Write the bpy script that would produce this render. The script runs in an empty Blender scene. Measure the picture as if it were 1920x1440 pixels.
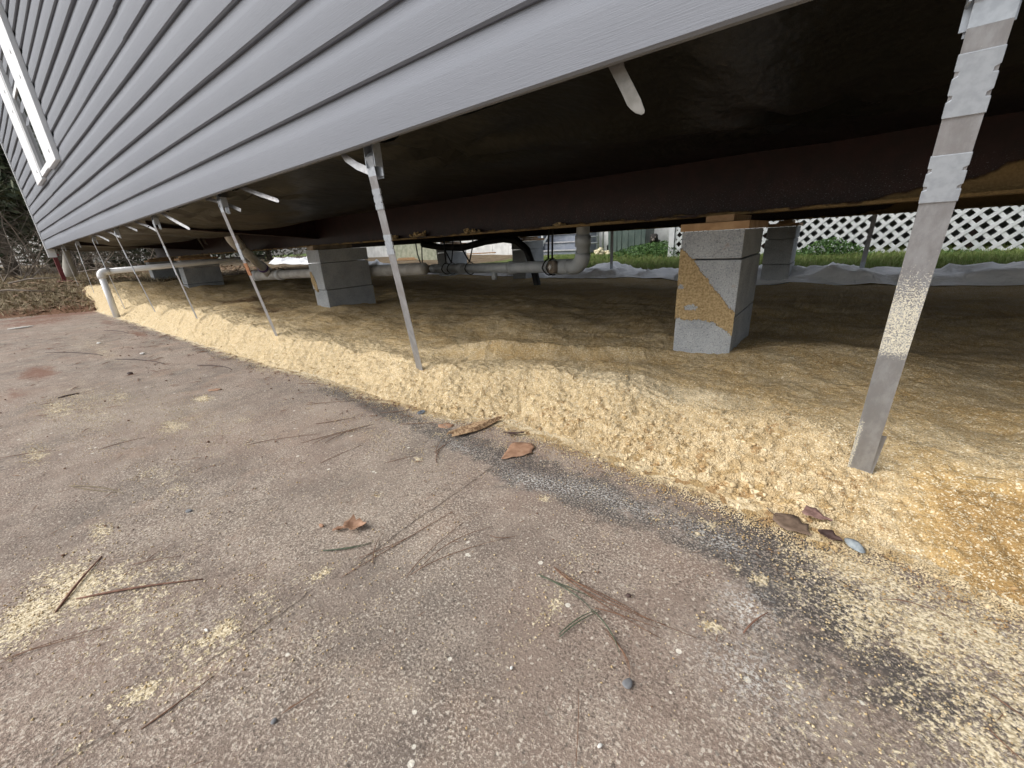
import bpy, bmesh, math, random
import numpy as np
from mathutils import Vector, Matrix

random.seed(7)
rng = np.random.default_rng(11)
R = math.radians
SC = bpy.context.scene
COL = SC.collection

# ------------------------------------------------------------------ camera
cam_d = bpy.data.cameras.new('camera')
cam = bpy.data.objects.new('camera', cam_d)
COL.objects.link(cam)
cam_d.sensor_fit = 'HORIZONTAL'
cam_d.sensor_width = 36.0
cam_d.lens = 36.0 * 750.0 / 1920.0          # ultra wide phone lens
cam_d.clip_start = 0.01
cam_d.clip_end = 600.0
CAM_H = 0.47
_r = Vector((0.788642, 0.612597, -0.052613))
_u = Vector((-0.166105, 0.294662, 0.941054))
_f = Vector((-0.591991, 0.733416, -0.334139))
_m = Matrix((( _r.x, _u.x, -_f.x, 0.0), (_r.y, _u.y, -_f.y, 0.0), (_r.z, _u.z, -_f.z, CAM_H), (0, 0, 0, 1)))
cam.matrix_world = _m
SC.camera = cam

# ------------------------------------------------------------------ light: bright overcast
SUN_ELEV, SUN_AZ = R(41), R(216)            # azimuth: clockwise from +y
world = bpy.data.worlds.new('World')
SC.world = world
world.use_nodes = True
wn, wl = world.node_tree.nodes, world.node_tree.links
bg = wn['Background']
sky = wn.new('ShaderNodeTexSky')
sky.sky_type = 'NISHITA'
sky.sun_disc = False
sky.sun_elevation = SUN_ELEV
sky.sun_rotation = SUN_AZ
sky.air_density = 1.0
sky.dust_density = 3.0
sky.ozone_density = 1.0
hsv = wn.new('ShaderNodeHueSaturation')      # cloud cover: the sky light is nearly colourless
hsv.inputs['Saturation'].default_value = 0.28
wl.new(sky.outputs[0], hsv.inputs['Color'])
wl.new(hsv.outputs[0], bg.inputs['Color'])
bg.inputs['Strength'].default_value = 0.15
sun_d = bpy.data.lights.new('sun', 'SUN')
sun_d.energy = 1.4
sun_d.angle = R(46)
sun_d.color = (1.0, 0.965, 0.915)
sun = bpy.data.objects.new('sun', sun_d)
COL.objects.link(sun)
_sd = Vector((math.sin(SUN_AZ) * math.cos(SUN_ELEV), math.cos(SUN_AZ) * math.cos(SUN_ELEV), math.sin(SUN_ELEV)))
sun.rotation_euler = _sd.to_track_quat('Z', 'Y').to_euler()
sun.location = (-8, -2, 14)
SC.view_settings.view_transform = 'Standard'
SC.view_settings.look = 'None'
SC.view_settings.gamma = 1.0
SC.view_settings.use_curve_mapping = False
SC.view_settings.exposure = 0.62
SC.render.engine = 'CYCLES'
SC.cycles.use_denoising = True
SC.cycles.max_bounces = 8
SC.cycles.diffuse_bounces = 5

# ------------------------------------------------------------------ helpers
def hash2(ix, iy, seed):
    h = (ix.astype(np.int64) * 374761393 + iy.astype(np.int64) * 668265263 + seed * 1442695041) & 0xFFFFFFFF
    h = ((h ^ (h >> 13)) * 1274126177) & 0xFFFFFFFF
    h = (h ^ (h >> 16)) & 0xFFFFFFFF
    return h.astype(np.float64) / 4294967295.0

def vnoise(x, y, seed=0):
    x = np.asarray(x, float); y = np.asarray(y, float)
    ix = np.floor(x); iy = np.floor(y)
    fx = x - ix; fy = y - iy
    fx = fx * fx * (3 - 2 * fx); fy = fy * fy * (3 - 2 * fy)
    a = hash2(ix, iy, seed); b = hash2(ix + 1, iy, seed)
    c = hash2(ix, iy + 1, seed); d = hash2(ix + 1, iy + 1, seed)
    return (a * (1 - fx) + b * fx) * (1 - fy) + (c * (1 - fx) + d * fx) * fy

def fbm(x, y, seed=0, octv=4):
    s = 0.0; amp = 0.5
    for i in range(octv):
        s = s + amp * (vnoise(x, y, seed + i * 17) - 0.5) * 2
        x = x * 2.03 + 13.7; y = y * 2.03 + 5.3; amp *= 0.5
    return s

def sstep(a, b, x):
    t = np.clip((np.asarray(x, float) - a) / (b - a), 0, 1)
    return t * t * (3 - 2 * t)

def link(name, me, mat=None, parent=None):
    o = bpy.data.objects.new(name, me)
    COL.objects.link(o)
    if mat is not None and len(me.materials) == 0:
        me.materials.append(mat)
    if parent is not None:
        o.parent = parent
    return o

def tag(o, label=None, cat=None, group=None, kind=None):
    if label: o['label'] = label
    if cat: o['category'] = cat
    if group: o['group'] = group
    if kind: o['kind'] = kind
    return o

def thing(name, label, cat, loc=(0, 0, 0), group=None, rz=0.0):
    o = bpy.data.objects.new(name, None)
    COL.objects.link(o)
    o.location = loc
    o.rotation_euler = (0, 0, rz)
    o.empty_display_size = 0.05
    return tag(o, label, cat, group)

class MB:
    """collects shapes of one piece, in world coordinates or local ones"""
    def __init__(s):
        s.v = []; s.f = []
    def add(s, vs, fs):
        b = len(s.v)
        s.v += [tuple(p) for p in vs]
        s.f += [tuple(i + b for i in q) for q in fs]
        return s
    def box(s, x0, x1, y0, y1, z0, z1):
        vs = [(x, y, z) for x in (x0, x1) for y in (y0, y1) for z in (z0, z1)]
        return s.add(vs, [(0, 1, 3, 2), (4, 6, 7, 5), (0, 4, 5, 1), (2, 3, 7, 6), (0, 2, 6, 4), (1, 5, 7, 3)])
    def obox(s, p, q, w, t, up=(0, 0, 1)):
        """bar from p to q, w along side axis, t along up-ish axis"""
        p = Vector(p); q = Vector(q); d = (q - p).normalized()
        up = Vector(up)
        a = d.cross(up)
        if a.length < 1e-4: a = d.cross(Vector((1, 0, 0)))
        a.normalize(); b = a.cross(d).normalized()
        vs = [c + a * (i * w / 2) + b * (j * t / 2) for c in (p, q) for i in (-1, 1) for j in (-1, 1)]
        return s.add(vs, [(0, 1, 3, 2), (4, 6, 7, 5), (0, 4, 5, 1), (2, 3, 7, 6), (0, 2, 6, 4), (1, 5, 7, 3)])
    def tube(s, pts, rad, n=8, cap=True):
        pts = [Vector(p) for p in pts]
        if not isinstance(rad, (list, tuple)): rad = [rad] * len(pts)
        rings = []; prev = None
        for i, p in enumerate(pts):
            if i == 0: d = pts[1] - p
            elif i == len(pts) - 1: d = p - pts[i - 1]
            else: d = (pts[i + 1] - p).normalized() + (p - pts[i - 1]).normalized()
            d.normalize()
            a = prev - d * prev.dot(d) if prev is not None else d.cross(Vector((0, 0, 1)))
            if a.length < 1e-3: a = d.cross(Vector((1, 0, 0)))
            a.normalize(); prev = a; b = d.cross(a)
            rings.append([p + (a * math.cos(2 * math.pi * k / n) + b * math.sin(2 * math.pi * k / n)) * rad[i] for k in range(n)])
        vs = [v for r_ in rings for v in r_]
        fs = []
        for i in range(len(pts) - 1):
            for k in range(n):
                k2 = (k + 1) % n
                fs.append((i * n + k, i * n + k2, (i + 1) * n + k2, (i + 1) * n + k))
        if cap:
            fs.append(tuple(range(n))[::-1]); fs.append(tuple((len(pts) - 1) * n + k for k in range(n)))
        return s.add(vs, fs)
    def ribbon(s, pts, widths, wdir, t):
        """flat band of thickness t along pts; wdir is the across direction"""
        pts = [Vector(p) for p in pts]; wd = Vector(wdir).normalized()
        if not isinstance(widths, (list, tuple)): widths = [widths] * len(pts)
        vs = []
        for i, p in enumerate(pts):
            d = (pts[min(i + 1, len(pts) - 1)] - pts[max(i - 1, 0)]).normalized()
            n = d.cross(wd).normalized()
            w = widths[i] / 2
            vs += [p - wd * w - n * t / 2, p + wd * w - n * t / 2, p + wd * w + n * t / 2, p - wd * w + n * t / 2]
        fs = []
        for i in range(len(pts) - 1):
            a, b = i * 4, i * 4 + 4
            for k in range(4):
                k2 = (k + 1) % 4
                fs.append((a + k, a + k2, b + k2, b + k))
        m = (len(pts) - 1) * 4
        fs += [(3, 2, 1, 0), (m, m + 1, m + 2, m + 3)]
        return s.add(vs, fs)
    def prism(s, outline, O, U, V, N, t):
        O = Vector(O); U = Vector(U).normalized(); V = Vector(V).normalized(); N = Vector(N).normalized()
        n = len(outline)
        vs = [O + U * a + V * b - N * (t / 2) for a, b in outline] + [O + U * a + V * b + N * (t / 2) for a, b in outline]
        fs = [tuple(range(n))[::-1], tuple(range(n, 2 * n))]
        for k in range(n):
            k2 = (k + 1) % n
            fs.append((k, k2, n + k2, n + k))
        return s.add(vs, fs)
    def build(s, name, mat, parent=None, smooth=False, bevel=0.0):
        me = bpy.data.meshes.new(name)
        me.from_pydata([tuple(p) for p in s.v], [], s.f)
        bm = bmesh.new(); bm.from_mesh(me)
        bmesh.ops.recalc_face_normals(bm, faces=bm.faces)
        if bevel:
            bmesh.ops.bevel(bm, geom=list(bm.edges), offset=bevel, segments=2, affect='EDGES', profile=0.5)
        bm.to_mesh(me); bm.free()
        if smooth:
            for p in me.polygons: p.use_smooth = True
        return link(name, me, mat, parent)

def grid_mesh(name, xs, ys, Z, mat, smooth=True, cols=None):
    nx, ny = len(xs), len(ys)
    X, Y = np.meshgrid(xs, ys, indexing='ij')
    co = np.stack([X, Y, Z], -1).reshape(-1, 3).astype(np.float32)
    i = np.arange(nx - 1)[:, None] * ny + np.arange(ny - 1)[None, :]
    q = np.stack([i, i + ny, i + ny + 1, i + 1], -1).reshape(-1).astype(np.int32)
    me = bpy.data.meshes.new(name)
    me.vertices.add(nx * ny)
    me.vertices.foreach_set('co', co.ravel())
    nf = (nx - 1) * (ny - 1)
    me.loops.add(nf * 4); me.loops.foreach_set('vertex_index', q)
    me.polygons.add(nf)
    me.polygons.foreach_set('loop_start', np.arange(0, nf * 4, 4, dtype=np.int32))
    me.polygons.foreach_set('loop_total', np.full(nf, 4, np.int32))
    if smooth: me.polygons.foreach_set('use_smooth', np.ones(nf, bool))
    me.update(calc_edges=True)
    if cols is not None:
        at = me.color_attributes.new('mask', 'FLOAT_COLOR', 'POINT')
        at.data.foreach_set('color', cols.reshape(-1).astype(np.float32))
    return link(name, me, mat)

def tri_cloud(name, V, F, mat, parent=None, smooth=False):
    me = bpy.data.meshes.new(name)
    V = np.asarray(V, np.float32).reshape(-1, 3); F = np.asarray(F, np.int32).reshape(-1, 3)
    me.vertices.add(len(V)); me.vertices.foreach_set('co', V.ravel())
    me.loops.add(F.size); me.loops.foreach_set('vertex_index', F.ravel())
    me.polygons.add(len(F))
    me.polygons.foreach_set('loop_start', np.arange(0, F.size, 3, dtype=np.int32))
    me.polygons.foreach_set('loop_total', np.full(len(F), 3, np.int32))
    if smooth: me.polygons.foreach_set('use_smooth', np.ones(len(F), bool))
    me.update(calc_edges=True)
    return link(name, me, mat, parent)

# ------------------------------------------------------------------ materials
class NT:
    def __init__(s, name):
        s.m = bpy.data.materials.new(name); s.m.use_nodes = True
        s.n = s.m.node_tree.nodes; s.l = s.m.node_tree.links
        s.b = s.n['Principled BSDF']
        s.tc = s.n.new('ShaderNodeTexCoord')
        s.P = s.tc.outputs['Object']
    def set(s, inp, val):
        if hasattr(val, 'is_output') or isinstance(val, bpy.types.NodeSocket): s.l.new(val, inp)
        else:
            try: inp.default_value = val
            except Exception: inp.default_value = (val[0], val[1], val[2], 1.0)
    def mapv(s, scale, rot=(0, 0, 0)):
        n = s.n.new('ShaderNodeMapping'); n.inputs['Scale'].default_value = scale; n.inputs['Rotation'].default_value = rot
        s.l.new(s.P, n.inputs['Vector']); return n.outputs[0]
    def noise(s, scale, detail=3, rough=0.55, vec=None, dist=0.0):
        n = s.n.new('ShaderNodeTexNoise'); n.inputs['Scale'].default_value = scale
        n.inputs['Detail'].default_value = detail; n.inputs['Roughness'].default_value = rough
        n.inputs['Distortion'].default_value = dist
        s.l.new(vec if vec is not None else s.P, n.inputs['Vector']); return n.outputs['Fac']
    def voro(s, scale, feature='F1', out='Distance', vec=None):
        n = s.n.new('ShaderNodeTexVoronoi'); n.feature = feature; n.inputs['Scale'].default_value = scale
        s.l.new(vec if vec is not None else s.P, n.inputs['Vector']); return n.outputs[out]
    def ramp(s, fac, lo, hi, a=0.0, b=1.0):
        n = s.n.new('ShaderNodeMapRange'); n.interpolation_type = 'SMOOTHSTEP'
        s.l.new(fac, n.inputs['Value']); s.set(n.inputs['From Min'], lo); s.set(n.inputs['From Max'], hi)
        s.set(n.inputs['To Min'], a); s.set(n.inputs['To Max'], b); return n.outputs[0]
    def math(s, op, a, b=0.0, c=None):
        n = s.n.new('ShaderNodeMath'); n.operation = op
        s.set(n.inputs[0], a); s.set(n.inputs[1], b)
        if c is not None: s.set(n.inputs[2], c)
        return n.outputs[0]
    def mix(s, fac, a, b):
        n = s.n.new('ShaderNodeMix'); n.data_type = 'RGBA'
        s.set(n.inputs[0], fac)
        for i, v in ((6, a), (7, b)):
            if isinstance(v, bpy.types.NodeSocket): s.l.new(v, n.inputs[i])
            else: n.inputs[i].default_value = (v[0], v[1], v[2], 1)
        return n.outputs[2]
    def bump(s, h, strength=0.4, dist=0.002, normal=None):
        n = s.n.new('ShaderNodeBump'); n.inputs['Strength'].default_value = strength; n.inputs['Distance'].default_value = dist
        s.l.new(h, n.inputs['Height'])
        if normal is not None: s.l.new(normal, n.inputs['Normal'])
        return n.outputs[0]
    def sep(s, v=None):
        n = s.n.new('ShaderNodeSeparateXYZ'); s.l.new(v if v is not None else s.P, n.inputs[0]); return n.outputs
    def attr(s, name='mask'):
        n = s.n.new('ShaderNodeAttribute'); n.attribute_name = name
        c = s.n.new('ShaderNodeSeparateColor'); s.l.new(n.outputs['Color'], c.inputs[0])
        return c.outputs[0], c.outputs[1], c.outputs[2], n.outputs['Alpha']
    def done(s, color, rough=0.8, metal=0.0, normal=None, spec=None):
        s.set(s.b.inputs['Base Color'], color); s.set(s.b.inputs['Roughness'], rough); s.set(s.b.inputs['Metallic'], metal)
        if normal is not None: s.l.new(normal, s.b.inputs['Normal'])
        if spec is not None: s.b.inputs['Specular IOR Level'].default_value = spec
        return s.m

def simple(name, c1, c2=None, scale=20.0, rough=0.7, metal=0.0, bump=0.0, bscale=None, bdist=0.001, spec=None, lo=0.35, hi=0.65):
    t = NT(name)
    col = c1
    if c2 is not None:
        col = t.mix(t.ramp(t.noise(scale, 4), lo, hi), c1, c2)
    nrm = t.bump(t.noise(bscale or scale * 6, 3), bump, bdist) if bump else None
    return t.done(col, rough, metal, nrm, spec)

SAND_DRY = (0.56, 0.435, 0.255)
SAND_GOLD = (0.49, 0.33, 0.14)

def mat_slab():
    t = NT('concrete_weathered')
    dust, dark, red, lich = t.attr()
    big = t.noise(2.2, 5, 0.6)
    mid = t.noise(14, 4, 0.6)
    base = t.mix(t.ramp(big, 0.35, 0.68), (0.270, 0.203, 0.163), (0.190, 0.158, 0.133))
    base = t.mix(t.ramp(mid, 0.42, 0.68, 0.0, 0.6), base, (0.345, 0.285, 0.235))
    base = t.mix(t.ramp(t.noise(4.5, 5, 0.65), 0.52, 0.72, 0, 0.6), base, (0.36, 0.255, 0.19))
    base = t.mix(t.ramp(t.noise(3.1, 5, 0.65), 0.55, 0.72, 0, 0.7), base, (0.135, 0.118, 0.104))
    base = t.mix(t.ramp(t.noise(1.3, 5, 0.62), 0.52, 0.66, 0, 0.45), base, (0.37, 0.31, 0.25))
    # exposed aggregate: dense pale and dark grains, a few larger white ones
    fine = t.noise(300, 2, 0.75)
    fine2 = t.noise(200, 3, 0.7)
    dens = t.ramp(t.noise(5, 4, 0.6), 0.36, 0.64, 0.12, 1.0)
    base = t.mix(t.math('MULTIPLY', t.ramp(fine, 0.54, 0.62, 0, 0.9), dens), base, (0.56, 0.49, 0.41))
    base = t.mix(t.math('MULTIPLY', t.ramp(fine, 0.47, 0.38, 0, 0.8), t.ramp(t.noise(8, 4, 0.6), 0.36, 0.62, 0.2, 0.9)), base, (0.085, 0.068, 0.056))
    base = t.mix(t.math('MULTIPLY', t.ramp(fine2, 0.60, 0.66), 0.6), base, (0.62, 0.565, 0.48))
    base = t.mix(t.math('MULTIPLY', t.ramp(fine2, 0.38, 0.33), 0.55), base, (0.10, 0.084, 0.072))
    v2 = t.voro(95, out='Color'); v2s = t.n.new('ShaderNodeSeparateColor'); t.l.new(v2, v2s.inputs[0])
    big_grain = t.math('MULTIPLY', t.ramp(v2s.outputs[1], 0.972, 0.985), t.ramp(t.math('SUBTRACT', t.voro(95), t.math('MULTIPLY', v2s.outputs[2], 0.30)), 0.11, 0.03))
    base = t.mix(big_grain, base, (0.66, 0.62, 0.54))
    v3 = t.voro(165, out='Color'); v3s = t.n.new('ShaderNodeSeparateColor'); t.l.new(v3, v3s.inputs[0])
    vd = t.math('ADD', t.voro(165), t.math('MULTIPLY', t.math('SUBTRACT', t.noise(420, 2), 0.5), 0.9))
    g3 = t.math('MULTIPLY', t.ramp(v3s.outputs[0], 0.70, 0.80), t.ramp(vd, 0.36, 0.22))
    base = t.mix(t.math('MULTIPLY', g3, 0.55), base, t.mix(v3s.outputs[2], (0.50, 0.44, 0.37), (0.72, 0.66, 0.56)))
    g4 = t.math('MULTIPLY', t.ramp(v3s.outputs[1], 0.80, 0.86), t.ramp(vd, 0.36, 0.22))
    base = t.mix(t.math('MULTIPLY', g4, 0.6), base, (0.075, 0.064, 0.056))
    xx = t.sep()
    crumbs = t.math('MULTIPLY', t.ramp(t.noise(34, 5, 0.68), 0.60, 0.68), t.ramp(xx[0], -0.9, -2.2, 0.15, 0.9))
    base = t.mix(crumbs, base, (0.075, 0.052, 0.038))
    # mildew along the drip line, worn through by the coarser grains
    dk = t.ramp(t.math('ADD', dark, t.math('MULTIPLY', t.math('SUBTRACT', t.noise(40, 5, 0.65), 0.5), 1.3)), 0.30, 0.75)
    dk = t.math('MULTIPLY', dk, t.ramp(fine, 0.60, 0.50, 0.25, 1.0))
    base = t.mix(t.math('MULTIPLY', dk, 0.84), base, (0.052, 0.050, 0.049))
    rd = t.ramp(t.math('ADD', red, t.math('MULTIPLY', t.math('SUBTRACT', t.noise(9, 5, 0.65, t.mapv((1, 2.6, 1))), 0.5), 1.2)), 0.30, 0.85)
    base = t.mix(t.math('MULTIPLY', rd, 0.72), base, (0.17, 0.070, 0.042))
    lc = t.math('MULTIPLY', lich, t.ramp(t.noise(230, 4, 0.75), 0.51, 0.58))
    base = t.mix(lc, base, (0.72, 0.72, 0.69))
    # thin spilled sand
    dn = t.math('ADD', t.math('MULTIPLY', t.math('SUBTRACT', t.noise(190, 3, 0.8), 0.5), 2.6), t.math('MULTIPLY', t.math('SUBTRACT', t.noise(28, 4, 0.6), 0.5), 1.1))
    ds = t.ramp(t.math('ADD', dust, dn), 0.44, 0.74)
    base = t.mix(t.math('MULTIPLY', ds, 0.92), base, t.mix(t.ramp(t.noise(300, 2), 0.4, 0.6), (0.46, 0.375, 0.235), (0.84, 0.735, 0.53)))
    # crack running away from the camera
    x = t.sep()
    wob = t.math('MULTIPLY', t.math('SUBTRACT', t.noise(9, 4, 0.6), 0.5), 0.045)
    dx = t.math('ABSOLUTE', t.math('ADD', t.math('ADD', x[0], 0.527), wob))
    crack = t.math('MULTIPLY', t.ramp(dx, 0.0035, 0.0012), t.ramp(x[1], 0.66, 0.58))
    crack = t.math('MULTIPLY', crack, t.ramp(t.noise(16, 3), 0.42, 0.60))
    base = t.mix(t.math('MULTIPLY', crack, 0.5), base, (0.10, 0.078, 0.06))
    h = t.math('ADD', t.math('MULTIPLY', fine, 1.2), t.math('MULTIPLY', fine2, 0.9))
    h = t.math('ADD', h, t.math('MULTIPLY', ds, 1.2))
    h = t.math('SUBTRACT', h, t.math('MULTIPLY', crack, 2.0))
    return t.done(base, 0.93, 0, t.bump(h, 0.55, 0.0024), 0.25)

def mat_sand():
    t = NT('yellow_sand')
    damp, dirt, dry, _ = t.attr()
    n1 = t.noise(11, 5, 0.62)
    base = t.mix(t.ramp(t.math('ADD', n1, t.math('SUBTRACT', damp, 0.5)), 0.38, 0.80), SAND_DRY, SAND_GOLD)
    base = t.mix(t.math('MULTIPLY', t.ramp(t.math('ADD', t.noise(5.5, 4), t.math('SUBTRACT', dry, 0.5)), 0.45, 0.8), 0.5), base, (0.74, 0.63, 0.44))
    wet = t.ramp(t.math('ADD', damp, t.math('MULTIPLY', t.math('SUBTRACT', t.noise(16, 4), 0.5), 0.5)), 0.78, 1.0)
    base = t.mix(t.math('MULTIPLY', wet, 0.85), base, (0.33, 0.205, 0.078))
    g = t.noise(330, 2, 0.7)
    base = t.mix(t.ramp(g, 0.53, 0.78, 0, 0.75), base, (0.82, 0.71, 0.49))
    base = t.mix(t.ramp(g, 0.47, 0.25, 0, 0.6), base, (0.30, 0.205, 0.095))
    v = t.voro(430, out='Color'); vs = t.n.new('ShaderNodeSeparateColor'); t.l.new(v, vs.inputs[0])
    base = t.mix(t.math('MULTIPLY', t.ramp(vs.outputs[0], 0.80, 0.92), 0.6), base, (0.90, 0.84, 0.66))
    base = t.mix(t.math('MULTIPLY', t.ramp(vs.outputs[1], 0.84, 0.93), 0.6), base, (0.30, 0.19, 0.075))
    base = t.mix(t.math('MULTIPLY', t.ramp(t.math('ADD', dirt, t.math('SUBTRACT', t.noise(18, 4), 0.5)), 0.35, 0.85), 0.8), base, (0.16, 0.085, 0.04))
    h = t.math('ADD', t.math('MULTIPLY', g, 0.8), t.math('MULTIPLY', t.noise(130, 3, 0.6), 1.0))
    return t.done(base, 0.95, 0, t.bump(h, 0.9, 0.0045), 0.2)

def mat_granule():
    t = NT('sand_granule')
    oi = t.voro(60, out='Color'); s_ = t.n.new('ShaderNodeSeparateColor'); t.l.new(oi, s_.inputs[0])
    c = t.mix(s_.outputs[0], (0.44, 0.31, 0.15), (0.72, 0.60, 0.40))
    c = t.mix(t.ramp(s_.outputs[1], 0.88, 0.95), c, (0.40, 0.265, 0.13))
    return t.done(c, 0.95, 0, t.bump(t.noise(700, 2), 0.5, 0.001), 0.2)

def mat_siding():
    t = NT('grey_vinyl_siding')
    g = t.noise(1.0, 3, 0.6, t.mapv((14, 14, 520)))
    g2 = t.noise(1.0, 2, 0.6, t.mapv((40, 40, 900)))
    c = t.mix(t.ramp(t.noise(1.1, 3), 0.3, 0.7), (0.185, 0.196, 0.222), (0.198, 0.209, 0.234))
    c = t.mix(t.ramp(g, 0.35, 0.65, 0, 0.16), c, (0.145, 0.154, 0.178))
    h = t.math('ADD', t.math('MULTIPLY', g, 0.9), t.math('MULTIPLY', g2, 0.5))
    return t.done(c, 0.72, 0, t.bump(h, 0.5, 0.0014), 0.15)

def mat_block():
    t = NT('concrete_masonry')
    c = t.mix(t.ramp(t.noise(9, 4), 0.35, 0.65), (0.33, 0.35, 0.37), (0.41, 0.43, 0.445))
    g = t.noise(230, 2, 0.7)
    c = t.mix(t.ramp(g, 0.52, 0.78, 0, 0.8), c, (0.60, 0.61, 0.61))
    c = t.mix(t.ramp(g, 0.47, 0.25, 0, 0.85), c, (0.12, 0.125, 0.13))
    c = t.mix(t.ramp(t.noise(30, 4), 0.63, 0.72, 0, 0.3), c, (0.36, 0.26, 0.19))
    return t.done(c, 0.95, 0, t.bump(g, 0.8, 0.004), 0.2)

def mat_strap(speck):
    t = NT('galvanised_strap_speckled' if speck else 'galvanised_strap')
    z = t.sep()[2]
    n = t.noise(55, 5, 0.7, t.mapv((1, 1, 0.35)))
    c = t.mix(t.ramp(n, 0.38, 0.66), (0.29, 0.292, 0.302), (0.37, 0.38, 0.40))
    c = t.mix(t.ramp(t.noise(12, 3), 0.5, 0.75, 0, 0.4), c, (0.25, 0.225, 0.22))
    rough = t.ramp(t.noise(90, 3), 0.3, 0.7, 0.30, 0.48)
    met = 0.5
    nrm = None
    if speck:
        band = t.math('MULTIPLY', t.ramp(z, 0.205, 0.235), t.ramp(z, 0.40, 0.29))
        sp = t.noise(560, 2, 0.7)
        m = t.ramp(t.math('ADD', sp, t.math('MULTIPLY', t.math('SUBTRACT', band, 0.5), 0.34)), 0.60, 0.66)
        low = t.math('MULTIPLY', t.ramp(z, 0.12, 0.08), t.ramp(t.sep()[0], -0.008, -0.014))
        m2 = t.ramp(t.math('ADD', sp, t.math('MULTIPLY', t.math('SUBTRACT', low, 0.5), 0.3)), 0.58, 0.64)
        m = t.math('MAXIMUM', m, m2)
        c = t.mix(m, c, t.mix(t.noise(200, 2), (0.50, 0.49, 0.44), (0.80, 0.74, 0.56)))
        rough = t.math('MAXIMUM', rough, t.math('MULTIPLY', m, 0.9))
        met = t.math('MULTIPLY', t.math('SUBTRACT', 1.0, m), 0.5)
        nrm = t.bump(m, 0.6, 0.0012)
    return t.done(c, rough, met, nrm)

def mat_belly():
    t = NT('black_belly_wrap')
    x = t.sep()
    dustm = t.ramp(t.math('ADD', t.noise(3.5, 5, 0.6), t.ramp(x[0], -0.9, -3.0, -0.22, 0.20)), 0.50, 0.80)
    wrk = t.bump(t.noise(7, 4, 0.6, t.mapv((1.0, 0.45, 1.0), (0, 0, 0.5)), 0.15), 0.38, 0.03)
    c = t.mix(t.math('MULTIPLY', dustm, 0.75), (0.0030, 0.0030, 0.0031), (0.075, 0.064, 0.052))
    return t.done(c, t.ramp(dustm, 0, 1, 0.33, 0.6), 0, t.bump(t.noise(60, 4, 0.6), 0.2, 0.003, wrk), 0.17)

def mat_beam():
    t = NT('red_oxide_steel')
    x = t.sep()
    c = t.mix(t.ramp(t.noise(25, 4), 0.35, 0.7), (0.013, 0.0040, 0.0036), (0.024, 0.0066, 0.0056))
    sp = t.noise(1.0, 3, 0.75, t.mapv((160, 160, 500)))
    low = t.math('MULTIPLY', t.ramp(x[2], 0.66, 0.55), t.ramp(x[0], -3.2, -0.6))
    c = t.mix(t.math('MULTIPLY', t.ramp(sp, 0.60, 0.70), t.math('MULTIPLY', low, 0.8)), c, (0.30, 0.31, 0.33))
    # sand thrown on the lower flange, thicker towards +x
    edge = t.math('ADD', t.math('MULTIPLY', t.ramp(x[0], 0.0, 0.60), 0.125), 0.5275)
    edge = t.math('ADD', edge, t.math('MULTIPLY', t.math('SUBTRACT', t.noise(14, 4), 0.5), 0.05))
    sm = t.ramp(t.math('SUBTRACT', x[2], edge), 0.006, -0.006)
    c = t.mix(sm, c, t.mix(t.noise(160, 3), (0.13, 0.085, 0.035), (0.30, 0.21, 0.10)))
    h = t.math('ADD', t.math('MULTIPLY', sm, 1.5), t.math('MULTIPLY', t.noise(140, 3), t.math('ADD', sm, 0.15)))
    return t.done(c, t.ramp(sm, 0, 1, 0.55, 0.95), 0, t.bump(h, 0.7, 0.004), 0.35)

def mat_ground():
    t = NT('litter_soil')
    lawn, red, _, _2 = t.attr()
    c = t.mix(t.ramp(t.noise(5, 5, 0.65), 0.35, 0.65), (0.115, 0.082, 0.052), (0.21, 0.165, 0.105))
    c = t.mix(t.ramp(t.noise(38, 4, 0.7), 0.5, 0.7, 0, 0.7), c, (0.30, 0.23, 0.145))
    c = t.mix(t.ramp(t.noise(60, 3, 0.7), 0.55, 0.75, 0, 0.7), c, (0.05, 0.035, 0.022))
    gr = t.mix(t.ramp(t.noise(7, 4), 0.4, 0.65), (0.075, 0.135, 0.03), (0.14, 0.17, 0.05))
    gr = t.mix(t.ramp(t.noise(3.2, 4), 0.56, 0.7, 0, 0.8), gr, (0.24, 0.20, 0.12))
    c = t.mix(t.ramp(t.math('ADD', lawn, t.math('MULTIPLY', t.math('SUBTRACT', t.noise(4, 4), 0.5), 0.6)), 0.4, 0.7), c, gr)
    c = t.mix(t.math('MULTIPLY', red, 0.8), c, (0.17, 0.07, 0.042))
    return t.done(c, 0.95, 0, t.bump(t.noise(45, 5, 0.7), 0.8, 0.02), 0.15)

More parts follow.
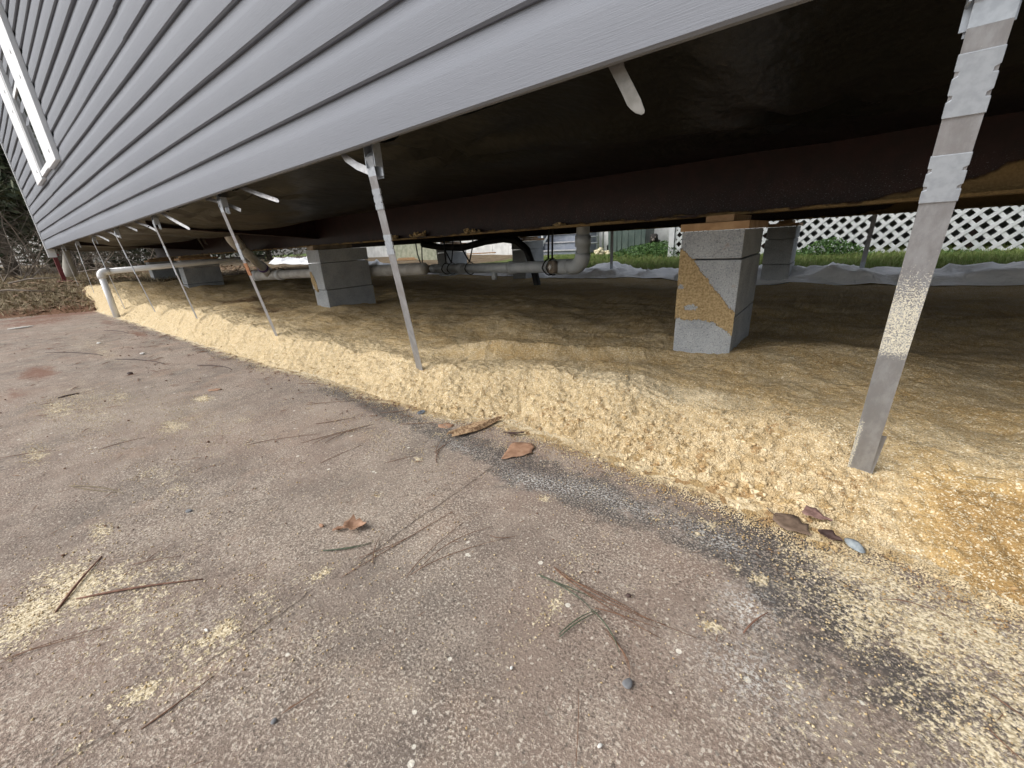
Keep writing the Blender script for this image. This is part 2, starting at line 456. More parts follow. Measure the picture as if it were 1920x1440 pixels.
M = dict(
    slab=mat_slab(), sand=mat_sand(), granule=mat_granule(), siding=mat_siding(), block=mat_block(),
    strap=mat_strap(False), strap_near=mat_strap(True), belly=mat_belly(), beam=mat_beam(), ground=mat_ground(),
    seal=simple('galvanised_seal', (0.33, 0.36, 0.40), (0.39, 0.425, 0.465), 120, 0.42, 0.35, 0.2, 500, 0.0006),
    shadestrap=simple('shaded_strap', (0.17, 0.165, 0.15), (0.24, 0.235, 0.22), 60, 0.6, 0.2),  # strap metal darkened in its colour for the shade below the siding
    white=simple('white_vinyl', (0.72, 0.74, 0.76), (0.80, 0.81, 0.82), 6, 0.4),
    whitew=simple('white_weathered', (0.62, 0.64, 0.64), (0.76, 0.77, 0.77), 9, 0.6, bump=0.2, bscale=60),
    glass=simple('dark_window_glass', (0.014, 0.016, 0.019), rough=0.06, spec=0.6),
    screw=simple('screw_cap', (0.45, 0.46, 0.48), rough=0.5),
    wood=simple('pine_wood', (0.33, 0.195, 0.095), (0.45, 0.285, 0.15), 26, 0.75, bump=0.4, bscale=120),
    woodd=simple('grey_brown_wood', (0.20, 0.15, 0.10), (0.30, 0.235, 0.165), 24, 0.85, bump=0.4, bscale=90),
    pvc=simple('white_pvc', (0.74, 0.75, 0.76), (0.80, 0.81, 0.82), 12, 0.32),
    pvcd=simple('dusty_white_pvc', (0.52, 0.50, 0.47), (0.66, 0.65, 0.62), 15, 0.45),
    pvcg=simple('grey_pvc', (0.40, 0.43, 0.45), (0.48, 0.51, 0.53), 12, 0.4),
    plug=simple('brown_plug', (0.16, 0.13, 0.10), (0.22, 0.18, 0.14), 30, 0.5),
    black=simple('black_rubber', (0.008, 0.008, 0.009), rough=0.55),
    purple=simple('purple_primer', (0.10, 0.06, 0.20), rough=0.5),
    rust=simple('rust', (0.17, 0.065, 0.025), (0.30, 0.13, 0.05), 90, 0.9),
    sheet=simple('white_poly_sheet', (0.80, 0.81, 0.825), (0.86, 0.865, 0.875), 5, 0.30, spec=0.5, bump=0.7, bscale=13, bdist=0.03),
    lattice=simple('lattice_vinyl', (0.66, 0.69, 0.70), (0.76, 0.78, 0.79), 5, 0.5),
    darkbrown=simple('dark_brown_wood', (0.030, 0.018, 0.014), (0.055, 0.034, 0.026), 12, 0.85),
    bluegrey=simple('blue_grey_paint', (0.19, 0.215, 0.265), (0.25, 0.275, 0.32), 8, 0.6),
    bluegreyl=simple('pale_grey_tread', (0.34, 0.35, 0.38), (0.44, 0.44, 0.46), 10, 0.6),
    greenbin=simple('green_bin_plastic', (0.065, 0.095, 0.085), (0.10, 0.135, 0.12), 4, 0.5),
    metal=simple('bright_metal', (0.55, 0.57, 0.60), rough=0.3, metal=0.8),
    fur=simple('dark_fur', (0.012, 0.010, 0.010), (0.05, 0.045, 0.04), 60, 0.95, bump=0.8, bscale=150, bdist=0.01),
    furl=simple('pale_fur', (0.22, 0.19, 0.16), rough=0.95),
    grass=simple('grass_blade', (0.15, 0.24, 0.05), (0.28, 0.32, 0.11), 9, 0.7),
    weed=simple('weed_leaf', (0.05, 0.125, 0.025), (0.10, 0.19, 0.045), 12, 0.6),
    drygrass=simple('dry_grass', (0.20, 0.16, 0.09), (0.34, 0.285, 0.175), 7, 0.9),
    litter=simple('leaf_litter', (0.13, 0.075, 0.04), (0.30, 0.20, 0.115), 8, 0.9),
    bark=simple('grey_bark', (0.10, 0.08, 0.06), (0.19, 0.165, 0.135), 9, 0.95, bump=0.5, bscale=40, bdist=0.01),
    twig=simple('pale_twig', (0.10, 0.08, 0.062), (0.20, 0.165, 0.13), 3, 0.9),
    leafd=simple('evergreen_leaf', (0.030, 0.048, 0.018), (0.075, 0.085, 0.035), 3, 0.7),
    leafb=simple('brown_leaf', (0.27, 0.15, 0.09), (0.37, 0.22, 0.14), 60, 0.7, bump=0.3, bscale=200),
    leafg=simple('grey_brown_leaf', (0.125, 0.085, 0.060), (0.20, 0.14, 0.10), 70, 0.7, bump=0.4, bscale=260),
    leafp=simple('purple_brown_leaf', (0.16, 0.09, 0.075), (0.27, 0.165, 0.14), 70, 0.7, bump=0.4, bscale=260),
    leafk=simple('dark_leaf', (0.045, 0.026, 0.022), (0.085, 0.05, 0.042), 70, 0.6),
    shell=simple('blue_grey_shell', (0.16, 0.185, 0.205), (0.30, 0.335, 0.355), 90, 0.75, spec=0.2),
    needle=simple('pine_needle_brown', (0.12, 0.060, 0.035), (0.20, 0.105, 0.06), 60, 0.7),
    needleg=simple('pine_needle_green', (0.05, 0.068, 0.04), (0.085, 0.11, 0.065), 60, 0.6),
    stick=simple('red_brown_stick', (0.15, 0.075, 0.05), (0.23, 0.125, 0.085), 120, 0.85, bump=0.5, bscale=400),
    barkp=simple('split_bark', (0.20, 0.115, 0.06), (0.52, 0.36, 0.21), 150, 0.85, bump=0.6, bscale=260),
    stone=simple('grey_stone', (0.16, 0.165, 0.175), (0.25, 0.255, 0.265), 80, 0.85, bump=0.4, bscale=300),
    stonew=simple('white_stone', (0.62, 0.61, 0.57), (0.72, 0.71, 0.68), 80, 0.8),
    redpaint=simple('red_paint', (0.12, 0.018, 0.020), (0.18, 0.032, 0.034), 20, 0.6),
    insul=simple('dusty_duct_cloth', (0.34, 0.32, 0.28), (0.46, 0.44, 0.39), 14, 0.9, bump=0.5, bscale=60, bdist=0.006),
    crust=simple('damp_sand_crust', (0.30, 0.215, 0.105), (0.50, 0.37, 0.20), 150, 0.95, bump=0.9, bscale=260, bdist=0.003),
    roof=simple('roof_shingle', (0.10, 0.10, 0.105), (0.15, 0.15, 0.155), 18, 0.95),
    print_=simple('grey_ink', (0.16, 0.165, 0.19), rough=0.6),
    planks=simple('white_board', (0.60, 0.61, 0.60), (0.74, 0.75, 0.74), 5, 0.7),
    mossy=simple('mossy_board', (0.22, 0.235, 0.17), (0.33, 0.34, 0.26), 9, 0.85),
    yellow=simple('pale_yellow_scrap', (0.66, 0.58, 0.36), (0.76, 0.70, 0.50), 20, 0.7),
)

# ------------------------------------------------------------------ ground, slab, sand
EDGE = np.array([(-9, .66), (-5.67, .654), (-3.73, .664), (-2.63, .664), (-2.08, .671), (-1.53, .696), (-1.11, .696), (-.8, .712),
                 (-.68, .758), (-.545, .751), (-.35, .747), (-.224, .736), (-.122, .736), (-.031, .72), (.052, .696),
                 (.117, .716), (.175, .706), (.246, .672), (.5, .66), (3.6, .67)])
RIDGE = np.array([(-8.6, .06), (-6.6, .10), (-6.0, .12), (-5.0, .10), (-4.2, .135), (-3.2, .14), (-2.2, .10), (-1.6, .09), (-.9, .095), (-.3, .08), (.1, .088), (.6, .07), (3.6, .06)])

def ramp_left(x):
    return 0.14 * sstep(-5.2, -7.2, x)

def sand_h(x, y, fine=True):
    e = np.interp(x, EDGE[:, 0], EDGE[:, 1]) + 0.022 * fbm(x * 6, x * 0 + 3, 5, 4) + 0.010 * (vnoise(x * 60, y * 60, 8) - .5)
    A = np.interp(x, RIDGE[:, 0], RIDGE[:, 1]) * (1 + .42 * fbm(x * 4.5, y * 3, 77, 3))
    d = y - e
    rise = np.clip(d / np.interp(x, [-2, -1, -.5, .3], [.16, .18, .24, .26]), 0, 1)
    rise = rise ** 1.12
    back = sstep(0.18, 0.50, d)
    inter = 0.068 + 0.03 * sstep(-2.6, -4.0, x) - .024 * sstep(1.05, 1.5, y)
    h = A * rise * (1 - back) + inter * back
    h = h + ramp_left(x) * sstep(0, .1, d)
    und = 0.032 * fbm(x * 1.7 + 3, y * 1.9, 31, 4) + 0.018 * fbm(x * 4.6, y * 5.4, 41, 4)
    h = h + und * sstep(0.06, 0.42, d)
    # a scooped furrow and its rim under the middle of the home
    ln = (y - 1.25) - 0.55 * (x + 0.95)
    h = h + 0.035 * np.exp(-(ln / 0.055) ** 2) * sstep(-1.35, -1.0, x) * sstep(-0.35, -0.62, x)
    h = h - 0.02 * np.exp(-((ln + .12) / 0.08) ** 2) * sstep(-1.35, -1.0, x) * sstep(-0.35, -0.62, x)
    # the sand is banked up against the two near piers
    for (px, py, a) in ((-.35, 1.56, .004), (-3.06, 1.62, .045), (.12, 1.62, .05), (.75, 1.35, .05), (-2.55, 1.25, .04), (-3.6, 1.2, .04), (-1.35, 1.75, .04), (-2.0, 1.35, .02), (-1.6, 2.2, .02)):
        h = h + a * np.exp(-(((x - px) / .30) ** 2 + ((y - py) / .22) ** 2))
    near = sstep(-.02, .03, d) * (1 - .30 * sstep(0.16, 0.45, d))
    if fine:
        h = h + near * (0.009 * fbm(x * 8, y * 8, 57, 3) + 0.0065 * fbm(x * 17, y * 17, 51, 3) + 0.0034 * (vnoise(x * 88, y * 88, 61) - .5) * 2
                        + 0.0030 * (vnoise(x * 150, y * 150, 71) - .5) * 2)
    h = np.where(d < 0, -0.02 + d * 0.4, h - 0.004)
    far = sstep(4.3, 5.2, y)
    return h * (1 - far) - 0.10 * far

def seg(a, b, st):
    return np.arange(a, b, st)
xs = np.concatenate([seg(-8.5, -4.0, .020), seg(-4.0, -2.0, .010), seg(-2.0, -1.1, .008), seg(-1.1, .75, .0046), seg(.75, 3.6, .045)])
ys = np.concatenate([seg(.60, 1.02, .0046), seg(1.02, 1.75, .008), seg(1.75, 2.7, .018), seg(2.7, 5.4, .06)])
Xg, Yg = np.meshgrid(xs, ys, indexing='ij')
Zs = sand_h(Xg, Yg)
eg = np.interp(Xg, EDGE[:, 0], EDGE[:, 1])
cols = np.zeros(Xg.shape + (4,))
cols[..., 0] = np.clip(.30 + .80 * sstep(.09, .26, Xg) * sstep(.30, .16, Yg - eg) + .30 * sstep(.12, .5, Yg - eg), 0, 1.1)  # damp sand at the right, plus a golder tone inward from the edge
dirt = np.zeros_like(Xg)
for (px, py, a, s_) in ((-3.3, 1.25, .7, .22), (-3.9, 1.1, .6, .2), (-2.8, 1.35, .5, .15), (-4.6, 1.6, .8, .4), (-.24, .95, .5, .03), (-.05, .84, .5, .035), (-.13, .88, .5, .03), (-1.2, .86, .4, .05)):
    dirt += a * np.exp(-((Xg - px) ** 2 + (Yg - py) ** 2) / s_ ** 2)
cols[..., 1] = dirt
cols[..., 2] = np.clip(.95 * np.exp(-(((Xg + .38) / .38) ** 2 + ((Yg - 1.04) / .10) ** 2)) + .5 * sstep(.16, .02, Yg - eg) * sstep(.15, -.1, Xg), 0, 1)
sand = grid_mesh('sand_bed', xs, ys, Zs, M['sand'], True, cols)
tag(sand, 'bed of loose yellow sand heaped under the raised home', None, None, 'structure')

# concrete slab
DUST = [(-1.71, .356, .06, .03, .9), (-2.10, .03, .22, .06, .6), (-2.05, .18, .2, .05, .5), (-1.5, .22, .09, .05, .7), (-.832, -.10, .07, .045, 1.0),
        (-.85, -.05, .08, .04, .95), (-1.0, -.005, .05, .02, .8), (-.83, -.01, .05, .025, .7), (-.567, .055, .018, .035, .95),
        (-.553, -.025, .02, .03, .9), (-.537, -.079, .008, .006, .9), (-.552, .19, .012, .022, .9), (-.228, .355, .010, .035, .75),
        (-.05, .436, .016, .012, .8), (-.014, .55, .016, .012, .9), (-.044, .556, .012, .012, .8), (-.37, .54, .014, .012, .9),
        (-.173, .596, .013, .010, .95), (-.11, .60, .012, .010, .8), (-.10, .635, .03, .02, .6), (-1.62, -.05, .12, .03, .6), (-2.6, .80, .2, .03, .6),
        (.10, .650, .10, .045, .95), (.20, .60, .09, .06, .95), (.235, .52, .06, .10, .72), (.21, .44, .06, .06, .65), (.14, .57, .13, .09, .78), (.20, .46, .10, .14, .66), (.08, .40, .10, .10, .32), (.04, .60, .06, .04, .5), (.30, .50, .1, .2, .8), (-.75, .62, .03, .02, .4),
        (-1.35, .36, .05, .03, .5), (-1.15, .30, .04, .02, .5), (-.70, .50, .02, .015, .7), (-1.28, .70, .15, .02, .6), (-1.9, .63, .1, .02, .5), (-.66, .36, .012, .01, .8),
        (-.95, .61, .05, .02, .5), (-1.2, .10, .06, .03, .45), (-.63, .12, .03, .03, .4), (-.60, .02, .03, .05, .5), (-3.2, .3, .5, .05, .5), (-.55, .66, .05, .02, .5),
        (-.75, .0, .18, .08, .50), (-.56, .05, .07, .12, .46), (-.88, -.06, .10, .05, .75), (-2.1, .10, .6, .10, .42), (-1.5, .27, .4, .08, .34), (-.9, .52, .3, .05, .30), (-.24, .36, .04, .13, .34), (-.45, .15, .12, .16, .22), (-3.6, .30, .7, .12, .40), (-1.1, .12, .25, .06, .32)]
xs2 = np.concatenate([seg(-7.0, -2.0, .05), seg(-2.0, .6, .011), seg(.6, 4.01, .1)])
ys2 = np.concatenate([seg(-6.0, -.4, .2), seg(-.4, .86, .011)])
X2, Y2 = np.meshgrid(xs2, ys2, indexing='ij')
c2 = np.zeros(X2.shape + (4,))
du = .09 + 0 * X2
for (px, py, sx, sy, a) in DUST:
    w = .25 * fbm(X2 * 22 + px * 7, Y2 * 22, 3, 3)
    du = np.maximum(du, a * np.exp(-(((X2 - px) / sx) ** 2 + ((Y2 - py) / sy) ** 2) * (1 + w)))
e2 = np.interp(X2, EDGE[:, 0], EDGE[:, 1])
du = np.maximum(du, .95 * np.exp(-np.clip(e2 - Y2, 0, 9) / (.014 + .03 * vnoise(X2 * 9, X2 * 0, 3))))
c2[..., 0] = du
dl = np.array([(-5, .60), (-2.4, .62), (-1.70, .680), (-1.27, .655), (-.69, .615), (-.476, .590), (-.325, .615), (-.168, .640), (-.044, .625), (0.0, .575), (.15, .53), (3, .55)])
dc = np.interp(X2, dl[:, 0], dl[:, 1])
dk = np.exp(-((Y2 - dc) / np.interp(X2, [-3, -1, -.3, .1, .3], [.05, .055, .085, .10, .06])) ** 2) * np.interp(X2, [-5, -2.2, -1.6, -.9, -.4, -.2, .05, .4], [.3, .55, .72, .68, .95, 1.1, .85, .4]) * (1 + .95 * fbm(X2 * 6, Y2 * 9, 44, 4))
dk = np.maximum(dk, .75 * np.exp(-(((X2 - .13) / .08) ** 2 + ((Y2 - .47) / .06) ** 2)))
dk = np.maximum(dk, .8 * np.exp(-(((X2 + .02) / .12) ** 2 + ((Y2 - .66) / .05) ** 2)))
dk = np.maximum(dk, .55 * np.exp(-(((X2 - .05) / .10) ** 2 + ((Y2 - .46) / .08) ** 2)))
c2[..., 1] = dk
rd = .32 * sstep(-1.6, -3.2, X2) + 0 * X2
for (px, py, sx, sy, a) in ((-2.93, .03, .25, .08, .9), (-3.8, .56, .3, .05, .8), (-4.9, .55, .6, .06, .6), (-2.5, -.05, .3, .05, .5), (-5.8, .2, .5, .4, .75), (-4.5, .1, 1.5, .35, .35), (-6.3, .4, .4, .6, .9), (-.9, .60, .12, .02, .25)):
    rd = np.maximum(rd, a * np.exp(-((X2 - px) / sx) ** 2 - ((Y2 - py) / sy) ** 2))
c2[..., 2] = rd
li = np.exp(-((Y2 - dc + .02 + .03 * fbm(X2 * 9, Y2 * 9, 66, 2)) / .032) ** 2) * sstep(-.62, -.40, X2) * sstep(.06, -.10, X2) * (.55 + .6 * fbm(X2 * 14, Y2 * 14, 67, 2))
li = np.maximum(li, .8 * np.exp(-(((X2 + .02) / .03) ** 2 + ((Y2 - .49) / .035) ** 2)))
li = np.maximum(li, .5 * np.exp(-(((X2 + .66) / .08) ** 2 + ((Y2 - .60) / .02) ** 2)))
li = np.maximum(li, .45 * np.exp(-(((X2 - .0) / .06) ** 2 + ((Y2 - .40) / .04) ** 2)))
c2[..., 3] = li
Z2 = .0025 * fbm(X2 * 1.7, Y2 * 1.7, 91, 3)
slab = grid_mesh('concrete_slab', xs2, ys2, Z2, M['slab'], True, c2)
tag(slab, 'stained brown grey concrete slab in front of the home', None, None, 'structure')

# terrain
def terrain(x, y):
    xe = -6.57 + 0.61 * np.clip(y, -3, 1.2)
    left = -.05 + .30 * (.35 * sstep(-.12, .5, xe - x) + .65 * sstep(0, 2.6, xe - x)) + .012 * np.clip(-8 - x, 0, 40)
    left = left + .02 * fbm(x * 2.2, y * 2.2, 21, 4) * sstep(-.1, .5, xe - x)
    yard = -.06 + .11 * sstep(4.7, 5.3, y) + .07 * sstep(6.8, 9.0, y) + .02 * fbm(x * 1.4, y * 1.4, 25, 3) * sstep(5, 5.6, y)
    slabz = np.where((y < .9), -.08, yard)
    w = sstep(-6.2, -6.9, x - .61 * np.clip(y, -3, 1.2) * 0)
    inner = np.where(y > .9, yard, slabz)
    out = np.maximum(inner, np.where(y < 5, left, np.maximum(yard, left * .6)))
    return np.where((y < -6.2), np.maximum(-.03, left), out)
xs3 = np.concatenate([seg(-150, -30, 6), seg(-30, -14, .5), seg(-14, -5.4, .09), seg(-5.4, 4.6, .25), seg(4.6, 30, 2), seg(30, 151, 10)])
ys3 = np.concatenate([seg(-150, -20, 8), seg(-20, -2, .8), seg(-2, 3.2, .09), seg(3.2, 10, .14), seg(10, 30, 1.2), seg(30, 151, 8)])
X3, Y3 = np.meshgrid(xs3, ys3, indexing='ij')
c3 = np.zeros(X3.shape + (4,))
c3[..., 0] = sstep(4.7, 5.3, Y3) * sstep(-8, -5, X3) * (.75 + .35 * fbm(X3 * .7, Y3 * .7, 4, 3)) + .8 * sstep(12, 16, np.abs(Y3))
xe3 = -6.57 + 0.61 * np.clip(Y3, -3, 1.2)
c3[..., 1] = .8 * np.exp(-((X3 - xe3 + .25) / .28) ** 2) * (Y3 < 1.2)
ground = grid_mesh('ground', xs3, ys3, terrain(X3, Y3), M['ground'], True, c3)
tag(ground, 'soil with leaf litter and the lawn beyond', None, None, 'structure')

# loose sand granules (real grains on the heap's face and spilled over the slab)
def rocks(P, S, seed, ico=False):
    rg = np.random.default_rng(seed); n = len(P)
    if ico:
        ph = (1 + 5 ** .5) / 2
        B = np.array([(-1, ph, 0), (1, ph, 0), (-1, -ph, 0), (1, -ph, 0), (0, -1, ph), (0, 1, ph), (0, -1, -ph), (0, 1, -ph), (ph, 0, -1), (ph, 0, 1), (-ph, 0, -1), (-ph, 0, 1)], float) / 1.9
        T = np.array([(0, 11, 5), (0, 5, 1), (0, 1, 7), (0, 7, 10), (0, 10, 11), (1, 5, 9), (5, 11, 4), (11, 10, 2), (10, 7, 6), (7, 1, 8), (3, 9, 4), (3, 4, 2), (3, 2, 6), (3, 6, 8), (3, 8, 9), (4, 9, 5), (2, 4, 11), (6, 2, 10), (8, 6, 7), (9, 8, 1)])
    else:
        B = np.array([(1, 0, 0), (-1, 0, 0), (0, 1, 0), (0, -1, 0), (0, 0, 1), (0, 0, -1)], float)
        T = np.array([(4, 0, 2), (4, 2, 1), (4, 1, 3), (4, 3, 0), (5, 2, 0), (5, 1, 2), (5, 3, 1), (5, 0, 3)])
    k = len(B)
    V = B[None] * (1 + rg.uniform(-.38, .38, (n, k, 1)))
    V = V * rg.uniform(.65, 1.35, (n, 1, 3)) * S[:, None, None]
    a = rg.uniform(0, 6.28, n); b = rg.uniform(0, 6.28, n)
    ca, sa, cb, sb = np.cos(a), np.sin(a), np.cos(b), np.sin(b)
    z0 = np.zeros(n); o1 = np.ones(n)
    Rz = np.stack([np.stack([ca, -sa, z0], -1), np.stack([sa, ca, z0], -1), np.stack([z0, z0, o1], -1)], 1)
    Rx = np.stack([np.stack([o1, z0, z0], -1), np.stack([z0, cb, -sb], -1), np.stack([z0, sb, cb], -1)], 1)
    V = np.einsum('nij,nkj->nki', Rz @ Rx, V)
    V[..., 2] *= .75
    V += P[:, None, :]
    F = T[None] + (np.arange(n) * k)[:, None, None]
    return V.reshape(-1, 3), F.reshape(-1, 3)

def near_x(n, lo=-3.2, hi=.85):
    x = rng.uniform(0, 1, n)
    d = 1 / (1 / .45 - x * (1 / .45 - 1 / 3.6))      # denser near the camera
    s_ = np.where(rng.uniform(0, 1, n) < .34, 1, -1)
    return np.clip(np.where(s_ > 0, (d - .45) * .5 - .05, -(d - .45) - .05), lo, hi)
n1 = 80000
gx = near_x(n1); ge = np.interp(gx, EDGE[:, 0], EDGE[:, 1])
gy = ge - .01 + np.abs(rng.normal(0, .13, n1))
gz = sand_h(gx, gy)
ok = (gz > -.012) & (rng.uniform(0, 1, n1) > .6 * sstep(.07, .2, gx))
gx, gy, gz = gx[ok], gy[ok], gz[ok]
gs = rng.uniform(.0007, .0019, len(gx)) * np.where(rng.uniform(0, 1, len(gx)) < .05, 1.6, 1) * (1 - .35 * sstep(.05, .2, gx))
V1, F1 = rocks(np.stack([gx, gy, np.maximum(gz, 0) + gs * .35], -1), gs, 1)
n2 = 26000
hx = near_x(n2, -2.4, .45); he = np.interp(hx, EDGE[:, 0], EDGE[:, 1])
hy = he - rng.exponential(.022, n2) + .008
m2 = 70000
qx = rng.uniform(-2.3, .42, m2); qy = rng.uniform(-.16, .72, m2)
qd = np.zeros(m2)
for (px, py, sx, sy, a) in DUST:
    qd = np.maximum(qd, a * np.exp(-((qx - px) / sx) ** 2 - ((qy - py) / sy) ** 2))
kp = rng.uniform(0, 1, m2) < qd * .8 + .02
hx = np.concatenate([hx, qx[kp]]); hy = np.concatenate([hy, qy[kp]])
hs = rng.uniform(.0006, .0017, len(hx))
V2, F2 = rocks(np.stack([hx, hy, .0016 + hs * .3 + 0 * hx], -1), hs, 2)
n3 = 1700
cx = near_x(n3, -2.6, .7); ce = np.interp(cx, EDGE[:, 0], EDGE[:, 1])
cy = ce - .02 + np.abs(rng.normal(0, .09, n3))
cz = np.maximum(sand_h(cx, cy), 0)
cs = .0016 + .0042 * rng.uniform(0, 1, n3) ** 2.2 * (1 - .5 * sstep(.02, .15, cx))
V3, F3 = rocks(np.stack([cx, cy, cz + cs * .1], -1), cs, 3, True)
Vg = np.concatenate([V1, V2, V3]); Fg = np.concatenate([F1, F2 + len(V1), F3 + len(V1) + len(V2)])
gr = tri_cloud('loose_sand_grains', Vg, Fg, M['granule'])
tag(gr, 'loose yellow sand grains and crumbs spilled over the slab', 'sand', None, 'stuff')

# ------------------------------------------------------------------ the raised home
WALL_Y, BOT, X_END, X_R = 0.65, 0.702, -8.36, 3.6
home = thing('mobile_home', 'raised grey mobile home with horizontal siding on block piers', 'mobile home', (0, 0, 0))

def course(z0, z1, xa, xb, proud=0.0):
    hh = z1 - z0
    prof = [(.010, z0 + .004), (.002, z0 + .0015), (-.008, z0), (-.0125, z0 + .0035), (-.0130, z0 + hh * .30), (-.0122, z0 + hh * .575), (-.0106, z0 + hh * .64),
            (-.0062, z0 + hh * .735), (-.0030, z0 + hh * .85), (-.0012, z0 + hh * 1.0), (.0, z0 + hh + .006)]
    prof = [(dy * 1.12 + .001, z) for (dy, z) in prof]
    n = max(2, int((xb - xa) / .12))
    X = np.linspace(xa, xb, n + 1)
    vs = []; fs = []
    k = len(prof)
    wv = .0020 * (vnoise(X * 1.6, X * 0 + z0 * 31, 9) - .5) * 2
    wz = .0019 * (vnoise(X * .9, X * 0 + z0 * 17, 19) - .5) * 2
    for i, x in enumerate(X):
        for (dy, z) in prof:
            vs.append((x, WALL_Y + dy - proud + wv[i], z + wz[i]))
    for i in range(n):
        for j in range(k - 1):
            a = i * k + j
            fs.append((a, a + 1, a + k + 1, a + k))
    b = MB(); b.add(vs, fs)
    o = b.build('siding_board', M['siding'], home)
    for p in o.data.polygons: p.use_smooth = True
    o.data.set_sharp_from_angle(angle=R(38))
    return o

zs_c = [BOT, BOT + .113]
while zs_c[-1] < 2.7: zs_c.append(zs_c[-1] + .1022)
seams = {3: -5.9, 4: -5.9, 5: -7.2, 6: -2.44, 7: -2.44, 9: -6.6, 10: -6.6, 12: -3.4, 13: -3.4}
for i in range(len(zs_c) - 1):
    if i in seams:
        course(zs_c[i], zs_c[i + 1], X_END, seams[i] + .02)
        course(zs_c[i] + .0006, zs_c[i + 1], seams[i], X_R, .0022)
    else:
        course(zs_c[i], zs_c[i + 1], X_END, X_R)
TOP = zs_c[-1]
MB().box(X_END, X_R, WALL_Y + .016, 4.43, .735, TOP).build('wall_core', M['whitew'], home)
MB().box(X_END - .03, X_END + .012, WALL_Y - .022, WALL_Y + .06, .600, TOP).build('corner_post', M['white'], home)
MB().box(X_END - .035, X_END - .003, WALL_Y + .062, 4.46, BOT, TOP).build('end_wall', M['siding'], home)
MB().box(X_END + .028, X_R, 4.432, 4.456, BOT, TOP).build('rear_wall', M['siding'], home)
b = MB()
b.add([(x, y, z) for x in (X_END - .25, X_R + .2) for (y, z) in ((WALL_Y - .3, TOP + .003), (2.55, TOP + .32), (4.52, TOP + .003), (4.52, TOP - .12), (WALL_Y - .3, TOP - .12))],
      [(0, 1, 6, 5), (1, 2, 7, 6), (2, 3, 8, 7), (3, 4, 9, 8), (4, 0, 5, 9), (0, 4, 3, 2, 1), (5, 6, 7, 8, 9)])
b.build('roof', M['roof'], home)

# window between white shutters
yw = WALL_Y - .014
WZ0, WZ1 = 1.262, 2.50
win = MB()
for (xa, xb, za, zb) in ((-5.90, -5.865, WZ0, WZ1), (-5.33, -5.295, WZ0, WZ1), (-5.865, -5.33, WZ0, WZ0 + .04), (-5.865, -5.33, WZ1 - .04, WZ1)):
    win.box(xa, xb, yw - .024, yw + .02, za, zb)
wo = win.build('window', M['white'], home)
MB().box(-5.865, -5.33, yw - .010, yw + .014, 1.862, 1.892).build('meeting_rail', M['white'], wo)
for (za, zb, yy) in ((WZ0 + .04, 1.862, -.002), (1.892, WZ1 - .04, .006)):
    MB().box(-5.863, -5.332, yw + yy, yw + yy + .003, za + .001, zb - .001).build('pane', M['glass'], wo)
for (xa, xb) in ((-6.375, -5.905), (-5.29, -4.82)):
    s_ = MB()
    s_.box(xa, xb, yw - .030, yw + .004, WZ0 - .02, WZ1 + .02)
    so = s_.build('shutter', M['white'], home, bevel=.004)
    for zz in (WZ0 + .06, 1.80, 1.95, WZ1 - .1):
        q = MB(); q.tube([(xb - .13, yw - .034, zz), (xb - .13, yw - .0295, zz)], [.012, .016], 10)
        q.build('screw', M['screw'], so)

# belly wrap: black plastic underneath, sagging and creased
bx = np.concatenate([seg(-8.33, -4, .07), seg(-4, X_R, .045)]); by = np.concatenate([seg(.672, 1.70, .035), seg(1.70, 4.43, .10)])
BX, BY = np.meshgrid(bx, by, indexing='ij')
def belly_h(x, y):
    z = .712 + 0 * x
    lob = np.sin(np.clip((y - .67) / 1.02, 0, 1) * math.pi)
    z = z - lob * (.012 + .055 * sstep(-1.9, -3.4, x) * (1 + .5 * fbm(x * .9, y, 12, 2)))
    z = z + (.014 + .02 * sstep(-1.5, -3, x)) * fbm(x * 2.6, y * 3.9, 14, 4) * lob
    # creases fanning out from the staples
    for (sx, sy, a0) in ((-.86, .86, .2), (-1.95, .80, 1.1), (-2.7, .82, .4), (-3.9, .85, .8), (-.1, 1.25, .5)):
        r_ = np.hypot(x - sx, y - sy); an = np.arctan2(y - sy, x - sx)
        z = z + .026 * np.exp(-r_ / .20) * np.cos(an * 6 + a0) * sstep(.0, .05, r_) + .012 * np.exp(-(r_ / .05) ** 2)
    z = z - .05 * sstep(1.85, 2.4, y) * sstep(4.1, 3.4, y) * (.6 + .5 * fbm(x * .7, y, 16, 2))
    return np.minimum(z, .726)
bel = grid_mesh('belly_wrap', bx, by, belly_h(BX, BY), M['belly'])
bel.parent = home
# chassis
def ibeam(y, m, x0=-8.25, x1=X_R):
    b = MB()
    z0, z1 = .520, .765
    b.box(x0, x1, y - .052, y + .052, z0, z0 + .009)
    b.box(x0, x1, y - .004, y + .004, z0 + .009, z1 - .009)
    b.box(x0, x1, y - .052, y + .052, z1 - .009, z1)
    return b.build('chassis_beam', m, home)
ibeam(1.742, M['beam'])
ibeam(4.19, M['beam'])
def outrigger(x, ya, yb):
    b = MB()
    z1 = .718
    b.add([(x + dx, y, z) for dx in (-.003, .003) for (y, z) in ((ya, z1), (yb, z1), (yb, z1 - .05), (ya, .575))],
          [(0, 1, 2, 3), (4, 7, 6, 5), (0, 4, 5, 1), (1, 5, 6, 2), (2, 6, 7, 3), (3, 7, 4, 0)])
    b.add([(x + dx, y, z) for dx in (-.03, .03) for (y, z) in ((ya, .575), (yb, z1 - .05), (yb, z1 - .044), (ya, .581))],
          [(0, 1, 2, 3), (4, 7, 6, 5), (0, 4, 5, 1), (1, 5, 6, 2), (2, 6, 7, 3), (3, 7, 4, 0)])
    b.build('outrigger', M['beam'], home)
for x in (-3.32, -6.1): outrigger(x, 1.737, .70)
